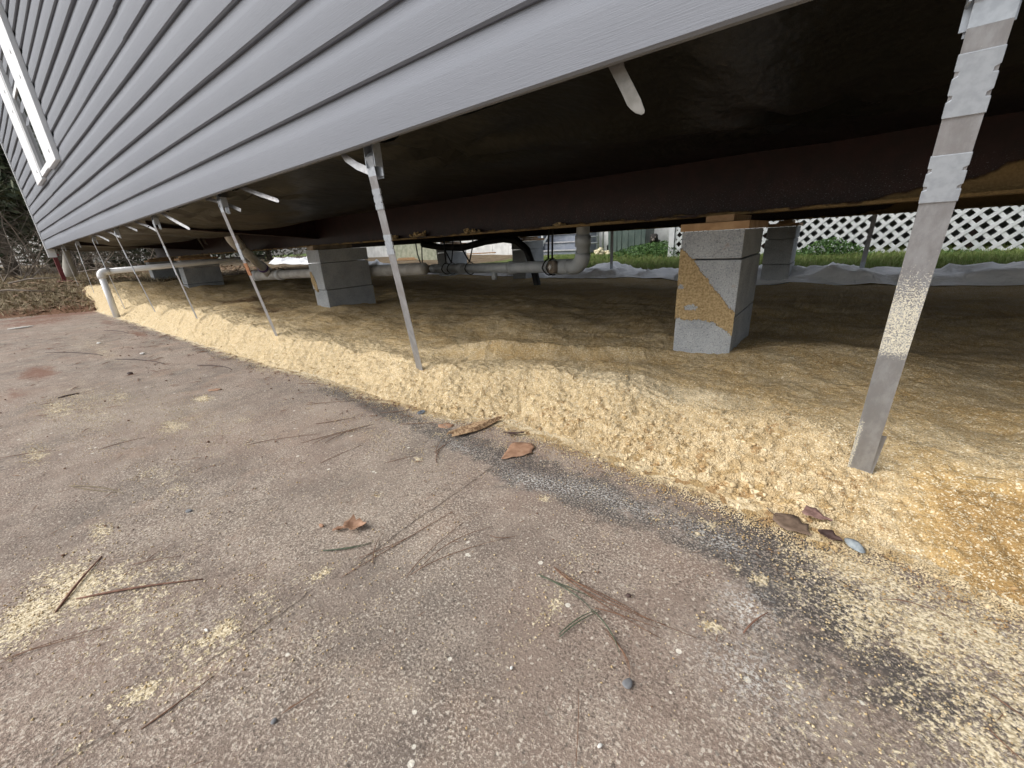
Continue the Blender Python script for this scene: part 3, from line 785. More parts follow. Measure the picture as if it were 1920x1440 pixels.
for x in (-3.32, -.62, 2.1): outrigger(x, 4.195, 4.42)
for x in (-6.0, -4.1, -2.15, 1.4):
    MB().box(x - .03, x + .03, 1.80, 4.13, .60, .66).build('cross_member', M['beam'], home)
# torn strips of wrap hanging far back
for k, (x, y, l) in enumerate(((-5.0, 1.62, .12), (-5.25, 1.55, .09), (-4.8, 1.66, .16), (-5.6, 1.60, .14), (-4.55, 1.5, .07), (-5.9, 1.64, .10), (-6.5, 1.66, .13), (-5.4, 2.3, .18), (-6.2, 2.5, .2), (-4.9, 2.6, .14))):
    z = float(belly_h(np.array([x]), np.array([y]))[0])
    q = MB(); pts = [(x + .02 * math.sin(k * 3 + i), y + .015 * math.cos(k + i), z + .01 - l * i / 4) for i in range(5)]
    q.ribbon(pts, [.05, .06, .045, .03, .012], (1, .3 * math.sin(k), 0), .002).build('torn_strip', M['belly'], home)

# ------------------------------------------------------------------ block piers
def pier(name, label, x, y, rows, wood=True, group='concrete block piers under the beams', zfill=-.03, crust=None, rz=0.0, z_top=.470):
    t = thing(name, label, 'pier', (x, y, 0), group, rz)
    z = z_top
    bh = [.092] + [.192] * rows
    for i, h in enumerate(bh):
        jx = random.uniform(-.003, .003); jy = random.uniform(-.004, .004)
        zb = z - h + .0025
        q = MB(); q.box(-.097 + jx, .097 + jx, jy, .392 + jy, zb, z)
        q.build('concrete_block', M['block'], t, bevel=.0028)
        z -= h + .002
    if wood:
        q = MB(); q.box(-.102, .108, -.012, .405, z_top + .0015, z_top + .026); q.build('wood_plate', M['wood'], t, bevel=.002)
        q = MB(); q.add([(-.03, .02, z_top + .0275), (.055, .02, z_top + .0275), (.055, .34, z_top + .0275), (-.03, .34, z_top + .0275), (-.03, .02, z_top + .046), (.055, .02, z_top + .048), (.055, .34, z_top + .0485), (-.03, .34, z_top + .0485)],
                        [(0, 3, 2, 1), (4, 5, 6, 7), (0, 1, 5, 4), (1, 2, 6, 5), (2, 3, 7, 6), (3, 0, 4, 7)])
        q.build('wood_shim', M['wood'], t)
    return t
pr = pier('block_pier', 'nearest pier, concrete blocks with damp sand stuck across its front face', -.347, 1.543, 3)
pl = pier('block_pier', 'second pier from the front, bare blocks beside the white drain cleanout', -3.063, 1.543, 3, wood=False, rz=R(-1.5), z_top=.490)
q = MB(); q.box(-.05, .045, -.01, .30, .4915, .519); q.build('wood_shim', M['woodd'], pl, bevel=.002)
pier('block_pier', 'dark pier on the near beam behind the fourth strap, seen past the white pipe', -6.42, 1.543, 3)
pier('block_pier', 'farthest pier on the near beam at the end of the home', -7.95, 1.543, 3)
pier('block_pier', 'shadowed pier on the far beam in front of the white lattice', -.395, 4.0, 3)
pier('block_pier', 'far beam pier with a wood cap beside the neighbour steps', -3.02, 4.0, 3)
pier('block_pier', 'far beam pier standing behind the black hose', -4.35, 4.0, 3)
pier('block_pier', 'far beam pier seen through the gap left of the second pier', -7.2, 4.0, 3)

def crust(parent, poly, holes, nx=70, nz=130, face=-.0):
    """sand stuck on the front face: a thin lumpy layer inside poly (local x, z)"""
    x = np.linspace(-.0985, .0985, nx); z = np.linspace(.06, .45, nz)
    X, Z = np.meshgrid(x, z, indexing='ij')
    inside = np.zeros_like(X, bool)
    px = np.array([p[0] for p in poly]); pz = np.array([p[1] for p in poly])
    jx = X + .005 * fbm(X * 60, Z * 60, 3, 2) + .005 * (hash2(X * 9000, Z * 9000, 3) - .5); jz = Z + .006 * fbm(X * 60, Z * 60, 9, 2) + .006 * (hash2(X * 9000, Z * 9000, 4) - .5)
    j = len(px) - 1
    for i in range(len(px)):
        c = ((pz[i] > jz) != (pz[j] > jz)) & (jx < (px[j] - px[i]) * (jz - pz[i]) / (pz[j] - pz[i] + 1e-9) + px[i])
        inside ^= c; j = i
    for (hx_, hz_, rx, rz_) in holes:
        inside &= ~((((jx - hx_) / rx) ** 2 + ((jz - hz_) / rz_) ** 2) < 1)
    th = np.where(inside, -.0040 - .0030 * (vnoise(X * 230, Z * 230, 5)), .004)
    vs = [(X[i, k], th[i, k], Z[i, k]) for i in range(nx) for k in range(nz)]
    fs = []
    for i in range(nx - 1):
        for k in range(nz - 1):
            if inside[i:i + 2, k:k + 2].any():
                a = i * nz + k
                fs.append((a, a + nz, a + nz + 1, a + 1))
    q = MB(); q.add(vs, fs)
    return q.build('sand_crust', M['crust'], parent, smooth=False)
crust(pr, [(-.105, .418), (-.088, .412), (-.054, .380), (.025, .283), (.094, .206), (.102, .200), (.102, .122), (.085, .128), (.06, .150), (.035, .164), (-.015, .170), (-.06, .166), (-.105, .170)],
      [(-.088, .286, .014, .006), (-.045, .213, .022, .010)])
crust(pl, [(-.105, .33), (-.085, .34), (-.05, .31), (-.025, .26), (-.02, .21), (-.035, .185), (-.06, .20), (-.105, .27)], [])
for (x, y, s_) in ((-2.3, 1.695, .02), (-2.05, 1.697, .03), (-1.6, 1.695, .022), (-1.05, 1.696, .014)):
    n = 60
    P_ = np.stack([rng.normal(x, s_, n), rng.uniform(y, y + .03, n), .530 + np.abs(rng.normal(0, s_ * .35, n))], -1)
    V_, F_ = rocks(P_, rng.uniform(.004, .010, n), 33, True)
    tri_cloud('sand_clump', V_, F_, M['crust'], home)

# ------------------------------------------------------------------ tie-down straps
def seal_outline(L, w, notch=.0042):
    ys_ = [(-.5, 0), (-.24, 0), (-.23, 1), (-.17, 1), (-.13, 0), (.13, 0), (.14, 1), (.20, 1), (.24, 0), (.5, 0)]
    rgt = [(w / 2 - n * notch, a * L) for a, n in ys_]
    lft = [(-w / 2 + n * notch * .9, (a + .03 * n) * L) for a, n in reversed(ys_)]
    return rgt + lft

def strap(label, top, base, mat, seals=((.20, .055), (.42, .06)), bow=.0, fold=True, group='galvanised tie down straps', buckle=True, w=.032, lean=0.0, rusty=None):
    top = Vector(top); base = Vector(base)
    t = thing('tie_down_strap', label, 'strap', (base.x, base.y, base.z), group)
    loc = lambda p: Vector(p) - base
    wd = (1, lean, 0)
    d = base - top
    k0 = top + d * .085 + Vector((0, -.016, 0))
    pts = []
    ext = base + d * .06
    for i in range(9):
        s_ = i / 8
        p = k0.lerp(ext, s_) + Vector((0, -bow * math.sin(s_ * math.pi), 0))
        pts.append(loc(p))
    MB().ribbon(pts, w, wd, .0012).build('band', mat, t)
    q = MB()
    if buckle:
        # band looped over the slot of a folded bracket
        lp = [loc(k0), loc(k0 + Vector((0, -.002, .020))), loc(top + Vector((0, -.012, -.012))), loc(top + Vector((0, -.004, -.002))), loc(top + Vector((0, .006, -.010))), loc(top + Vector((0, .012, -.06)))]
        q.ribbon(lp, w, wd, .0013)
        q.build('loop', M['seal'], t)
        br = MB()
        br.box(-w * .62, w * .62, .008, .0105, -.055, .030)
        br.box(-w * .62, -w * .55, -.012, .008, -.035, .030)
        br.box(w * .55, w * .62, -.012, .008, -.035, .030)
        br.v = [tuple(Vector(p) + loc(top)) for p in br.v]
        br.build('bracket', M['seal'], t)
    N = d.normalized().cross(Vector(wd).normalized()).normalized()
    for (s_, L) in seals:
        c = k0.lerp(ext, s_) + Vector((0, -bow * math.sin(s_ * math.pi), 0))
        o = MB(); o.prism(seal_outline(L, w * 1.055), loc(c), wd, -d.normalized(), N, .0040)
        o.build('crimp_seal', M['seal'], t, bevel=.0005)
    if rusty is not None:
        c0 = k0.lerp(ext, rusty); c1 = k0.lerp(ext, rusty + .09)
        MB().ribbon([loc(c0), loc(c1)], w * 1.12, wd, .003).build('rust_patch', M['rust'], t)
    if fold:
        e0 = base + Vector((.004, .0045, -.02)); e1 = base + (-d).normalized() * .075 + Vector((.0085, .006, 0))
        MB().ribbon([loc(e0), loc(e1)], w * .95, wd, .0012).build('folded_tail', M['strap'], t)
    return t
s1 = strap('nearest strap at the right, wide in view and speckled with pale sand', (.079, .690, .705), (.092, .872, .055), M['strap_near'], seals=((.075, .058), (.215, .052)), bow=-.0)
strap('second strap from the right with a looped bracket, reaching the sand ridge crest', (-.962, .690, .700), (-1.085, .840, .070), M['strap'], seals=((.085, .05), (.27, .055)), fold=False)
strap('third strap, rusty halfway, crossing the white drain elbow', (-2.012, .690, .700), (-2.145, .816, .085), M['strap'], seals=((.26, .07),), rusty=.34, fold=False)
strap('fourth strap, ending in the sand just right of the white pipe crossing', (-3.048, .690, .701), (-3.20, .770, .145), M['strap'], seals=((.24, .06), (.44, .06)), fold=False)
strap('fifth strap, crossing in front of the horizontal white pipe', (-4.12, .690, .703), (-4.13, .745, .137), M['strap'], seals=((.22, .06), (.42, .06)), fold=False)
strap('sixth strap, passing just behind the elbow of the white pipe', (-5.145, .700, .703), (-5.35, .755, .095), M['strap'], seals=((.3, .08),), fold=False)
strap('seventh strap, thin and straight, third from the home corner', (-6.045, .690, .703), (-6.15, .68, .225), M['strap'], seals=((.3, .07),), fold=False)
strap('farthest strap, nearest the corner post of the home', (-7.18, .690, .703), (-7.25, .69, .27), M['strap'], seals=(), fold=False)
for (x, y, lab, zb) in ((.17, 4.42, 'dark strap on the far side of the home before the lattice', .04), (-2.02, 4.42, 'dark strap on the far side standing behind the white sheet peak', .05)):
    strap(lab, (x, y, .70), (x - .01, y + .02, zb), M['strap'], seals=((.8, .07),), fold=False, group='far side straps', buckle=False, lean=.3)

# printed ink on the nearest strap (unreadable rows of small marks)
pr_ = MB()
O = Vector((.092, .872, .055)); dn = (Vector((.079, .690, .705)) - O).normalized()
for row in range(3):
    for k in range(4):
        if (row, k) in ((2, 3), (0, 1)): continue
        ctr = O + dn * (.060 - row * .0052) + Vector((-.0125 + k * .0042 + row * .0006, 0, 0)) + Vector((0, -.0013, 0))
        hw, hh = .0016 + .0003 * ((k + row) % 2), .0019
        pr_.add([ctr + Vector((sx * hw, 0, 0)) + dn * (sy * hh) for sx, sy in ((-1, -1), (1, -1), (1, 1), (-1, 1))], [(0, 1, 2, 3)])
pr_.v = [tuple(Vector(p) - O) for p in pr_.v]
pr_.build('printed_mark', M['print_'], s1)

# loose strap tails hanging below the siding
def tail(label, pts, w, wd, mat=None, widths=None):
    b0 = Vector(pts[0])
    t = MB()
    t.ribbon([Vector(p) - b0 for p in pts], widths or w, wd, .0014)
    o = t.build('strap_tail', mat or M['strap'])
    o.location = b0
    return tag(o, label, 'strap', 'loose strap tails below the siding')
tail('short rounded grey metal tab hanging below the siding at the centre top', [(-.318, .672, .745), (-.312, .674, .712), (-.300, .678, .690), (-.288, .682, .668), (-.281, .685, .652), (-.2785, .686, .647), (-.277, .687, .6435)], .0, (1, .1, -.42), widths=[.031, .031, .031, .031, .029, .022, .010], mat=M['shadestrap'])
tail('bent pale strap tail joining the bracket of the second strap', [(-1.075, .672, .720), (-1.062, .676, .700), (-1.03, .684, .678), (-.99, .690, .661), (-.968, .694, .652)], .018, (.3, .1, 1))
tail('straight pale strap tail left of the second strap', [(-1.79, .67, .725), (-1.755, .68, .706), (-1.67, .70, .676), (-1.60, .72, .652), (-1.592, .722, .648)], 0, (.25, .3, 1), widths=[.014, .014, .014, .013, .006])
tail('slender strap tail beside the bracket of the third strap', [(-2.16, .68, .712), (-2.06, .70, .690), (-2.0, .715, .668), (-1.96, .73, .650)], .013, (.3, .2, 1))
tail('long strap tail hanging right of the fourth strap', [(-2.86, .67, .722), (-2.83, .68, .705), (-2.73, .70, .660), (-2.64, .72, .622), (-2.632, .722, .617)], 0, (.3, .3, 1), widths=[.014, .014, .014, .013, .006])
tail('curved strap tail hanging left of the fourth strap', [(-3.46, .67, .720), (-3.42, .68, .703), (-3.31, .70, .677), (-3.21, .72, .640)], .012, (.3, .3, 1))
tail('strap tail lying against the fifth strap bracket', [(-4.42, .67, .718), (-4.3, .69, .69), (-4.16, .70, .655)], .013, (.3, .2, 1))
tail('short strap tail hanging between fourth and fifth straps', [(-3.78, .67, .720), (-3.68, .69, .69), (-3.58, .70, .665)], .012, (.3, .2, 1))
tail('small strap tail just right of the sixth strap', [(-4.9, .67, .718), (-4.72, .69, .68), (-4.56, .70, .645)], .013, (.3, .2, 1))

# ------------------------------------------------------------------ pipes
def arc(c, a, b, r_, n=7):
    """quarter bend from direction a to direction b around corner c"""
    c = Vector(c); a = Vector(a).normalized(); b = Vector(b).normalized()
    o = c - a * r_ + b * r_
    return [o + (a * math.sin(k / n * math.pi / 2) - b * math.cos(k / n * math.pi / 2)) * r_ for k in range(n + 1)]

pv = thing('water_pipe', 'white plastic pipe with an elbow standing up from the slab corner', 'pipe', (-5.24, .667, 0))
o_ = Vector((-5.24, .667, 0))
MB().tube([(0, 0, .0), (0, 0, .372)], .0245, 16).build('riser', M['pvc'], pv, smooth=True)
e_ = arc((0, 0, .411), (0, 0, 1), (0, 1, .03), .036)
MB().tube([(0, 0, .355)] + e_ + [(0, .066, .4128)], .0305, 16).build('elbow', M['pvc'], pv, smooth=True)
MB().tube([(0, .05, .4124), (0, 1.40, .458)], .0245, 16).build('run', M['pvc'], pv, smooth=True)

wd_ = thing('drain_pipe', 'white drain pipe with a hexagonal cleanout plug and slanting branch', 'pipe', (-5.0, 2.0, 0))
L_ = lambda p: tuple(Vector(p) - Vector((-5.0, 2.0, 0)))
MB().tube([L_((-5.34, 2.0, .255)), L_((-2.4, 2.02, .318))], .0445, 18).build('run', M['pvcd'], wd_, smooth=True)
MB().tube([L_((-5.36, 2.0, .2545)), L_((-4.72, 2.0, .268))], .053, 18).build('wye_body', M['pvcd'], wd_, smooth=True)
MB().tube([L_((-4.80, 2.0, .2665)), L_((-4.74, 2.0, .2675))], .058, 18).build('collar', M['pvc'], wd_, smooth=True)
MB().tube([L_((-5.44, 2.0, .253)), L_((-5.34, 2.0, .255))], .060, 18).build('cleanout_adapter', M['pvc'], wd_, smooth=True)
MB().tube([L_((-5.485, 2.0, .252)), L_((-5.44, 2.0, .253))], [.036, .040], 6).build('cleanout_plug', M['pvc'], wd_)
MB().tube([L_((-5.02, 2.0, .275)), L_((-4.86, 1.875, .356))], .052, 18).build('branch_socket', M['pvcd'], wd_, smooth=True)
MB().tube([L_((-4.88, 1.89, .346)), L_((-4.855, 1.871, .359))], .0535, 18).build('primer_ring', M['purple'], wd_, smooth=True)
MB().tube([L_((-4.90, 1.905, .337)), L_((-4.30, 1.49, .595))], .0435, 18).build('branch', M['pvcd'], wd_, smooth=True)
bd = (Vector((-4.30, 1.49, .595)) - Vector((-4.90, 1.905, .337))).normalized()
pts = [Vector((-4.36, 1.53, .570)), Vector((-4.30, 1.49, .597)), Vector((-4.262, 1.463, .622)), Vector((-4.245, 1.448, .655)), Vector((-4.243, 1.445, .695))]
MB().tube([L_(p) for p in pts], .053, 18).build('elbow', M['pvcd'], wd_, smooth=True)
MB().tube([L_((-4.243, 1.445, .68)), L_((-4.243, 1.445, .80))], .0435, 18).build('stub', M['pvcd'], wd_, smooth=True)

gp = thing('drain_pipe', 'grey drain pipe hung low across the middle with an upturned elbow', 'pipe', (-1.3, 2.15, 0))
G_ = lambda p: tuple(Vector(p) - Vector((-1.3, 2.15, 0)))
A_ = Vector((-1.36, 2.17, .313)); B_ = Vector((-3.15, 2.745, .262)); dr = (A_ - B_).normalized()
MB().tube([G_(B_), G_(A_)], .0365, 20).build('run', M['pvcg'], gp, smooth=True)
MB().tube([G_(B_ - dr * .9), G_(B_ + dr * .02)], .0365, 20).build('far_run', M['plug'], gp, smooth=True)
for s_, l in ((.02, .10), (.30, .11), (.74, .045)):
    c = B_.lerp(A_, s_); MB().tube([G_(c), G_(c + dr * l)], .0435, 20).build('coupling', M['pvcg'], gp, smooth=True)
MB().tube([G_(A_ - dr * .05), G_(A_ + dr * .13)], .0435, 20).build('tee', M['pvcg'], gp, smooth=True)
tc_ = A_ + dr * .035; toc = (Vector((0, 0, .42)) - tc_); toc -= dr * toc.dot(dr); toc.normalize()
MB().tube([G_(tc_ + toc * .03), G_(tc_ + toc * .062)], .038, 20).build('cleanout_adapter', M['plug'], gp, smooth=True)
MB().tube([G_(tc_ + toc * .061), G_(tc_ + toc * .074)], .016, 4).build('cleanout_plug', M['pvcd'], gp)
E_ = A_ + dr * .185
el = arc(E_ + dr * .055, dr, (0, 0, 1), .07)
MB().tube([G_(A_ + dr * .12)] + [G_(p) for p in el], .0425, 20).build('elbow', M['pvcg'], gp, smooth=True)
top_ = el[-1]
MB().tube([G_(top_), G_(top_ + Vector((0, 0, .30)))], .0365, 20).build('riser', M['pvcg'], gp, smooth=True)
MB().tube([G_(top_ + Vector((0, 0, .035))), G_(top_ + Vector((0, 0, .095)))], .0435, 20).build('coupling', M['pvcg'], gp, smooth=True)
# hanger straps
hang = []
for (s_, dx, dx2) in ((.965, .02, .06), (.985, .02, .03), (.42, -.12, -.05), (.42, .10, .0), (.24, -.10, -.1), (.24, .08, .06), (.18, .02, .10), (-.12, .05, -.05), (-.14, -.05, 0.02)):
    c = B_ + (A_ - B_) * s_
    q = MB()
    q.tube([G_(c + Vector((0, 0, .05))), G_(c + Vector((dx * .5, -.01, .15))), G_(c + Vector((dx, .0, .40)))], .006, 6)
    q.build('hanger_strap', M['black'], gp, smooth=True)
for s_ in (.965, .985, .42, .24, .18):
    c = B_ + (A_ - B_) * s_
    q = MB()
    a1 = dr.cross(Vector((0, 0, 1))).normalized(); b1 = a1.cross(dr)
    ring = [G_(c + dr * .012 * math.sin(k * .7) + (a1 * math.cos(k / 14 * 6.2832) + b1 * math.sin(k / 14 * 6.2832)) * .049) for k in range(15)]
    q.tube(ring, .0045, 5, False).build('hanger_loop', M['black'], gp)
# stub pipe under the run
c = B_.lerp(A_, .62)
MB().tube([G_(c + Vector((0, 0, -.03))), G_(c + Vector((0, 0, -.085)))], .022, 14).build('drop_leg', M['pvcg'], gp, smooth=True)

hose = MB()
hp = [(-3.9, 3.3, .50), (-3.6, 3.32, .455), (-3.3, 3.36, .44), (-3.0, 3.4, .49), (-2.75, 3.4, .505), (-2.58, 3.4, .48), (-2.46, 3.4, .39), (-2.38, 3.4, .20), (-2.33, 3.4, -.02)]
hpts = []
for i in range(len(hp) - 1):
    for k in range(3): hpts.append(Vector(hp[i]).lerp(Vector(hp[i + 1]), k / 3))
hpts.append(Vector(hp[-1]))
hose.tube([p - Vector((-2.33, 3.4, 0)) for p in hpts], .036, 12)
ho = hose.build('flexible_hose', M['black'], smooth=True); ho.location = (-2.33, 3.4, 0)
tag(ho, 'thick black hose sagging under the home and dropping into the sand', 'hose')

# ------------------------------------------------------------------ white sheet on the far side
sx_ = seg(-10.5, 3.6, .035); sy_ = seg(3.85, 5.15, .025)
SX, SY = np.meshgrid(sx_, sy_, indexing='ij')
fr = 3.98 + .10 * fbm(SX[:, :1] * 1.3, SX[:, :1] * 0, 3, 3) + .16 * sstep(-.6, -2.2, SX[:, :1]) - .12 * sstep(0, 1.5, SX[:, :1])
bk = 5.02 + .10 * fbm(SX[:, :1] * 1.1, SX[:, :1] * 0 + 4, 8, 3)
tt = (SY - 3.85) / 1.3
SYw = fr + tt * (bk - fr)
rdg = lambda x, y, s: 1 - np.abs(2 * vnoise(x, y, s) - 1)
wr = .06 * rdg(SX * 1.9 + SYw * 2.9, SYw * 1.2 - SX * .7, 3) ** 3 + .05 * rdg(SX * 3.9 - SYw * 3.4, SYw * 3.0 + SX, 5) ** 3 + .022 * rdg(SX * 9 + SYw * 3, SYw * 8 - SX * 5, 6) ** 2 + .03 * rdg(SX * 5.2 + SYw * 1.5, SYw * 3.1, 15) ** 4
SZ = np.maximum(sand_h(SX, SYw, False), terrain(SX, SYw)) + .006 + .014 * sstep(0, .12, tt) + .85 * wr * sstep(0, .12, tt) * (1 - .6 * sstep(.85, 1, tt))
SZ = SZ + .11 * np.exp(-(((SX + 2.30) / .34) ** 2 + ((SYw - 4.85) / .22) ** 2)) + .03 * np.exp(-(((SX - 1.2) / .25) ** 2 + ((SYw - 4.8) / .2) ** 2))
me_o = grid_mesh('plastic_sheet', sx_, sy_, SZ, M['sheet'])
co = np.stack([SX, SYw, SZ], -1).reshape(-1, 3).astype(np.float32)
me_o.data.vertices.foreach_set('co', co.ravel()); me_o.data.update()
md = me_o.modifiers.new('thickness', 'SOLIDIFY'); md.thickness = .002; md.offset = 1
tag(me_o, 'crumpled white plastic sheet along the far side of the crawl space', 'plastic sheet')

# ------------------------------------------------------------------ beyond: lattice skirt and porch
lat = thing('lattice_skirt', 'white diagonal lattice skirting closing the neighbour porch', 'lattice', (-2.25, 7.4, 0))
LX0, LX1, LZ0, LZ1 = 0.0, 6.6, .03, .615
pitch = .1475
slat_cache = {}
def slat(xc, sgn, ydep):
    # clipped bar through (xc at LZ0) at 45 degrees
    h = LZ1 - LZ0; w = .041 * 1.4142
    pts = []
    xa0, xa1 = xc - w / 2, xc + w / 2
    poly = [(xa0, 0), (xa1, 0), (xa1 + sgn * h, h), (xa0 + sgn * h, h)]
    def clip(poly, lim, keep_less):
        out = []
        for i in range(len(poly)):
            p, q = poly[i], poly[(i + 1) % len(poly)]
            ip = (p[0] <= lim) == keep_less or abs(p[0] - lim) < 1e-9; iq = (q[0] <= lim) == keep_less or abs(q[0] - lim) < 1e-9
            if ip: out.append(p)
            if ip != iq:
                t_ = (lim - p[0]) / (q[0] - p[0]); out.append((lim, p[1] + t_ * (q[1] - p[1])))
        return out
    poly = clip(poly, LX0, False)
    if len(poly) > 2: poly = clip(poly, LX1, True)
    if len(poly) < 3: return
    if max(p[0] for p in poly) - min(p[0] for p in poly) < .01: return
    q = MB(); q.prism(poly, (0, ydep, LZ0), (1, 0, 0), (0, 0, 1), (0, 1, 0), .005)
    q.build('slat', M['lattice'], lat)
x = LX0 - .7
while x < LX1 + .7:
    slat(x, 1, 0.0); slat(x + .07, -1, .0065)
    x += pitch
MB().box(LX0 - .09, LX0 - .004, -.03, .06, -.05, 1.3).build('corner_board', M['white'], lat)
MB().box(LX0, LX1, -.02, .016, .6165, .79).build('rim_board', M['darkbrown'], lat)
porch = thing('porch', 'brown porch deck of the neighbour standing above the lattice', 'porch', (1.0, 8.6, 0))
for k in range(14):
    MB().box(-3.2, 3.4, -1.16 + k * .165, -1.16 + k * .165 + .155, .795, .83).build('deck_board', M['darkbrown'], porch)
MB().box(-3.24, -3.2, -1.15, 1.15, -.05, .79).build('shade_side_panel', M['darkbrown'], porch)  # panels added to enclose the porch and keep it dark behind the lattice
MB().box(-3.2, 3.4, 1.12, 1.16, -.05, .79).build('shade_back_panel', M['darkbrown'], porch)
MB().box(3.36, 3.4, -1.15, 1.12, -.05, .79).build('shade_side_panel', M['darkbrown'], porch)
for xx in (-2.0, .2, 2.4):
    MB().box(xx, xx + .09, -1.0, -.91, -.05, .79).build('support_post', M['darkbrown'], porch)

# neighbour house with white skirting, steps
nb = thing('neighbour_house', 'neighbour house with pale vertical skirting and grey lap siding behind the steps', 'house', (-6.5, 9.6, 0))
k = 0
x = -8.6
while x < 4.2:
    MB().box(x, x + .296, -.012 + .006 * (k % 2), .02, -.05, .86).build('skirting_panel', M['planks'], nb)
    x += .30; k += 1
z = .862
while z < 2.6:
    q = MB(); q.add([(-8.6, -.03, z), (10.3, -.03, z), (10.3, -.008, z + .118), (-8.6, -.008, z + .118), (-8.6, .02, z), (10.3, .02, z), (10.3, .02, z + .118), (-8.6, .02, z + .118)],
                    [(0, 1, 2, 3), (4, 7, 6, 5), (0, 4, 5, 1), (3, 2, 6, 7), (0, 3, 7, 4), (1, 5, 6, 2)])
    q.build('siding_board', M['bluegreyl'], nb); z += .119
MB().box(-8.6, 10.3, .0215, 4.6, .0, 2.6).build('wall_core', M['whitew'], nb)
q = MB(); q.add([(a, y, z) for a in (-9.0, 10.7) for (y, z) in ((-.4, 2.62), (2.3, 3.6), (5.0, 2.62))], [(0, 1, 4, 3), (1, 2, 5, 4), (2, 0, 3, 5), (0, 2, 1), (3, 4, 5)])
q.build('roof', M['roof'], nb)
st = thing('steps', 'blue grey wooden steps with pale treads in the neighbour yard', 'steps', (-5.43, 8.75, 0))
for k in range(4):
    z = .045 + k * .185
    MB().box(-.50, .52, k * .21, k * .21 + .02, z - .02 if k == 0 else z, z + .155).build('riser', M['bluegrey'], st)
    MB().box(-.545, .565, k * .21 - .03, k * .21 + .215, z + .157, z + .185).build('tread', M['bluegreyl'], st)
MB().box(-.60, -.552, -.02, .86, 0, .80).build('stringer', M['bluegrey'], st)
MB().box(.57, .615, -.02, .86, 0, .80).build('stringer', M['bluegrey'], st)
MB().obox((-.42, -.055, .33), (-.10, .30, .95), .035, .035).build('handrail_brace', M['white'], st)
MB().box(-.40, -.365, -.06, -.026, .33, 1.2).build('handrail_post', M['white'], st)
MB().box(-.70, -.615, -.05, .0, 0, 1.4).build('corner_board', M['white'], st)

def bin_(x, y, label, s=1.0, rz=0.0):
    t = thing('wheeled_bin', label, 'bin', (x, y, .09), 'dark green wheeled bins', rz)
    q = MB(); a, b_ = .235 * s, .27 * s
    q.add([(-a, -a, 0), (a, -a, 0), (a, a, 0), (-a, a, 0), (-b_, -b_, .95), (b_, -b_, .95), (b_, b_, .95), (-b_, b_, .95)], [(0, 3, 2, 1), (4, 5, 6, 7), (0, 1, 5, 4), (1, 2, 6, 5), (2, 3, 7, 6), (3, 0, 4, 7)])
    q.build('body', M['greenbin'], t, bevel=.012)
    q = MB()
    for xx in (-.14, 0, .14): q.box(xx * s - .012, xx * s + .012, -a - .022, -a + .03, .03, .70)
    q.build('rib', M['greenbin'], t)
    MB().box(-b_ - .02, b_ + .02, -b_ - .03, b_ + .02, .955, 1.0).build('lid', M['greenbin'], t, bevel=.01)
    for xx in (-1, 1):
        q = MB(); q.tube([(xx * a * .98 - .02, a + .02, .10), (xx * a * .98 + .02, a + .02, .10)], .10, 16); q.build('wheel', M['black'], t)
bin_(-3.93, 9.0, 'left one of the two dark green bins beyond the lawn', .8)
bin_(-3.40, 8.72, 'right hand dark green bin beside the dark animal', .98)

wk = thing('walking_frame', 'bright metal walking frame beside the neighbour steps', 'walking frame', (-4.55, 8.9, .07))
for xx in (-.23, .0):
    q = MB(); q.tube([(xx, -.2, 0), (xx, -.2, .5), (xx + .03, -.18, .60), (xx + .09, -.15, .64), (xx + .16, -.12, .60), (xx + .19, -.1, .5), (xx + .19, -.1, 0)], .016, 8); q.build('side_tube', M['metal'], wk, smooth=True)
q = MB(); q.tube([(-.3, -.05, 0), (-.3, -.05, .62), (-.26, -.05, .72), (.22, -.05, .72), (.28, -.05, .62), (.28, -.05, 0)], .016, 8); q.build('outer_tube', M['metal'], wk, smooth=True)
for z in (.28, .42):
    q = MB(); q.tube([(-.23, -.15, z), (.19, -.12, z)], .013, 8); q.build('cross_tube', M['metal'], wk, smooth=True)
q = MB(); q.tube([(-.32, -.5, .02), (-.1, -.42, .06), (.02, -.35, .16)], .022, 8); po = q.build('plastic_pipe_offcut', M['white'], smooth=True); po.location = (-4.4, 8.75, .06)
tag(po, 'bent white pipe offcut lying before the walking frame', 'pipe')
P_ = np.stack([rng.normal(-3.92, .10, 14), rng.normal(8.1, .08, 14), .13 + np.abs(rng.normal(0, .05, 14))], -1)
V_, F_ = rocks(P_, rng.uniform(.03, .08, 14), 5, True)
sp = tri_cloud('foam_scrap', V_, F_, M['yellow']); tag(sp, 'small heap of pale yellow foam scraps on the grass', 'foam scraps')
q = MB(); q.tube([(0, 0, 0), (0, 0, .17)], .085, 14); q.tube([(0, 0, .17), (0, 0, .205)], [.095, .07], 14)
pt = q.build('flower_pot', M['black'], smooth=False); pt.location = (-4.15, 9.0, .09); tag(pt, 'small black pot beside the walking frame', 'pot')

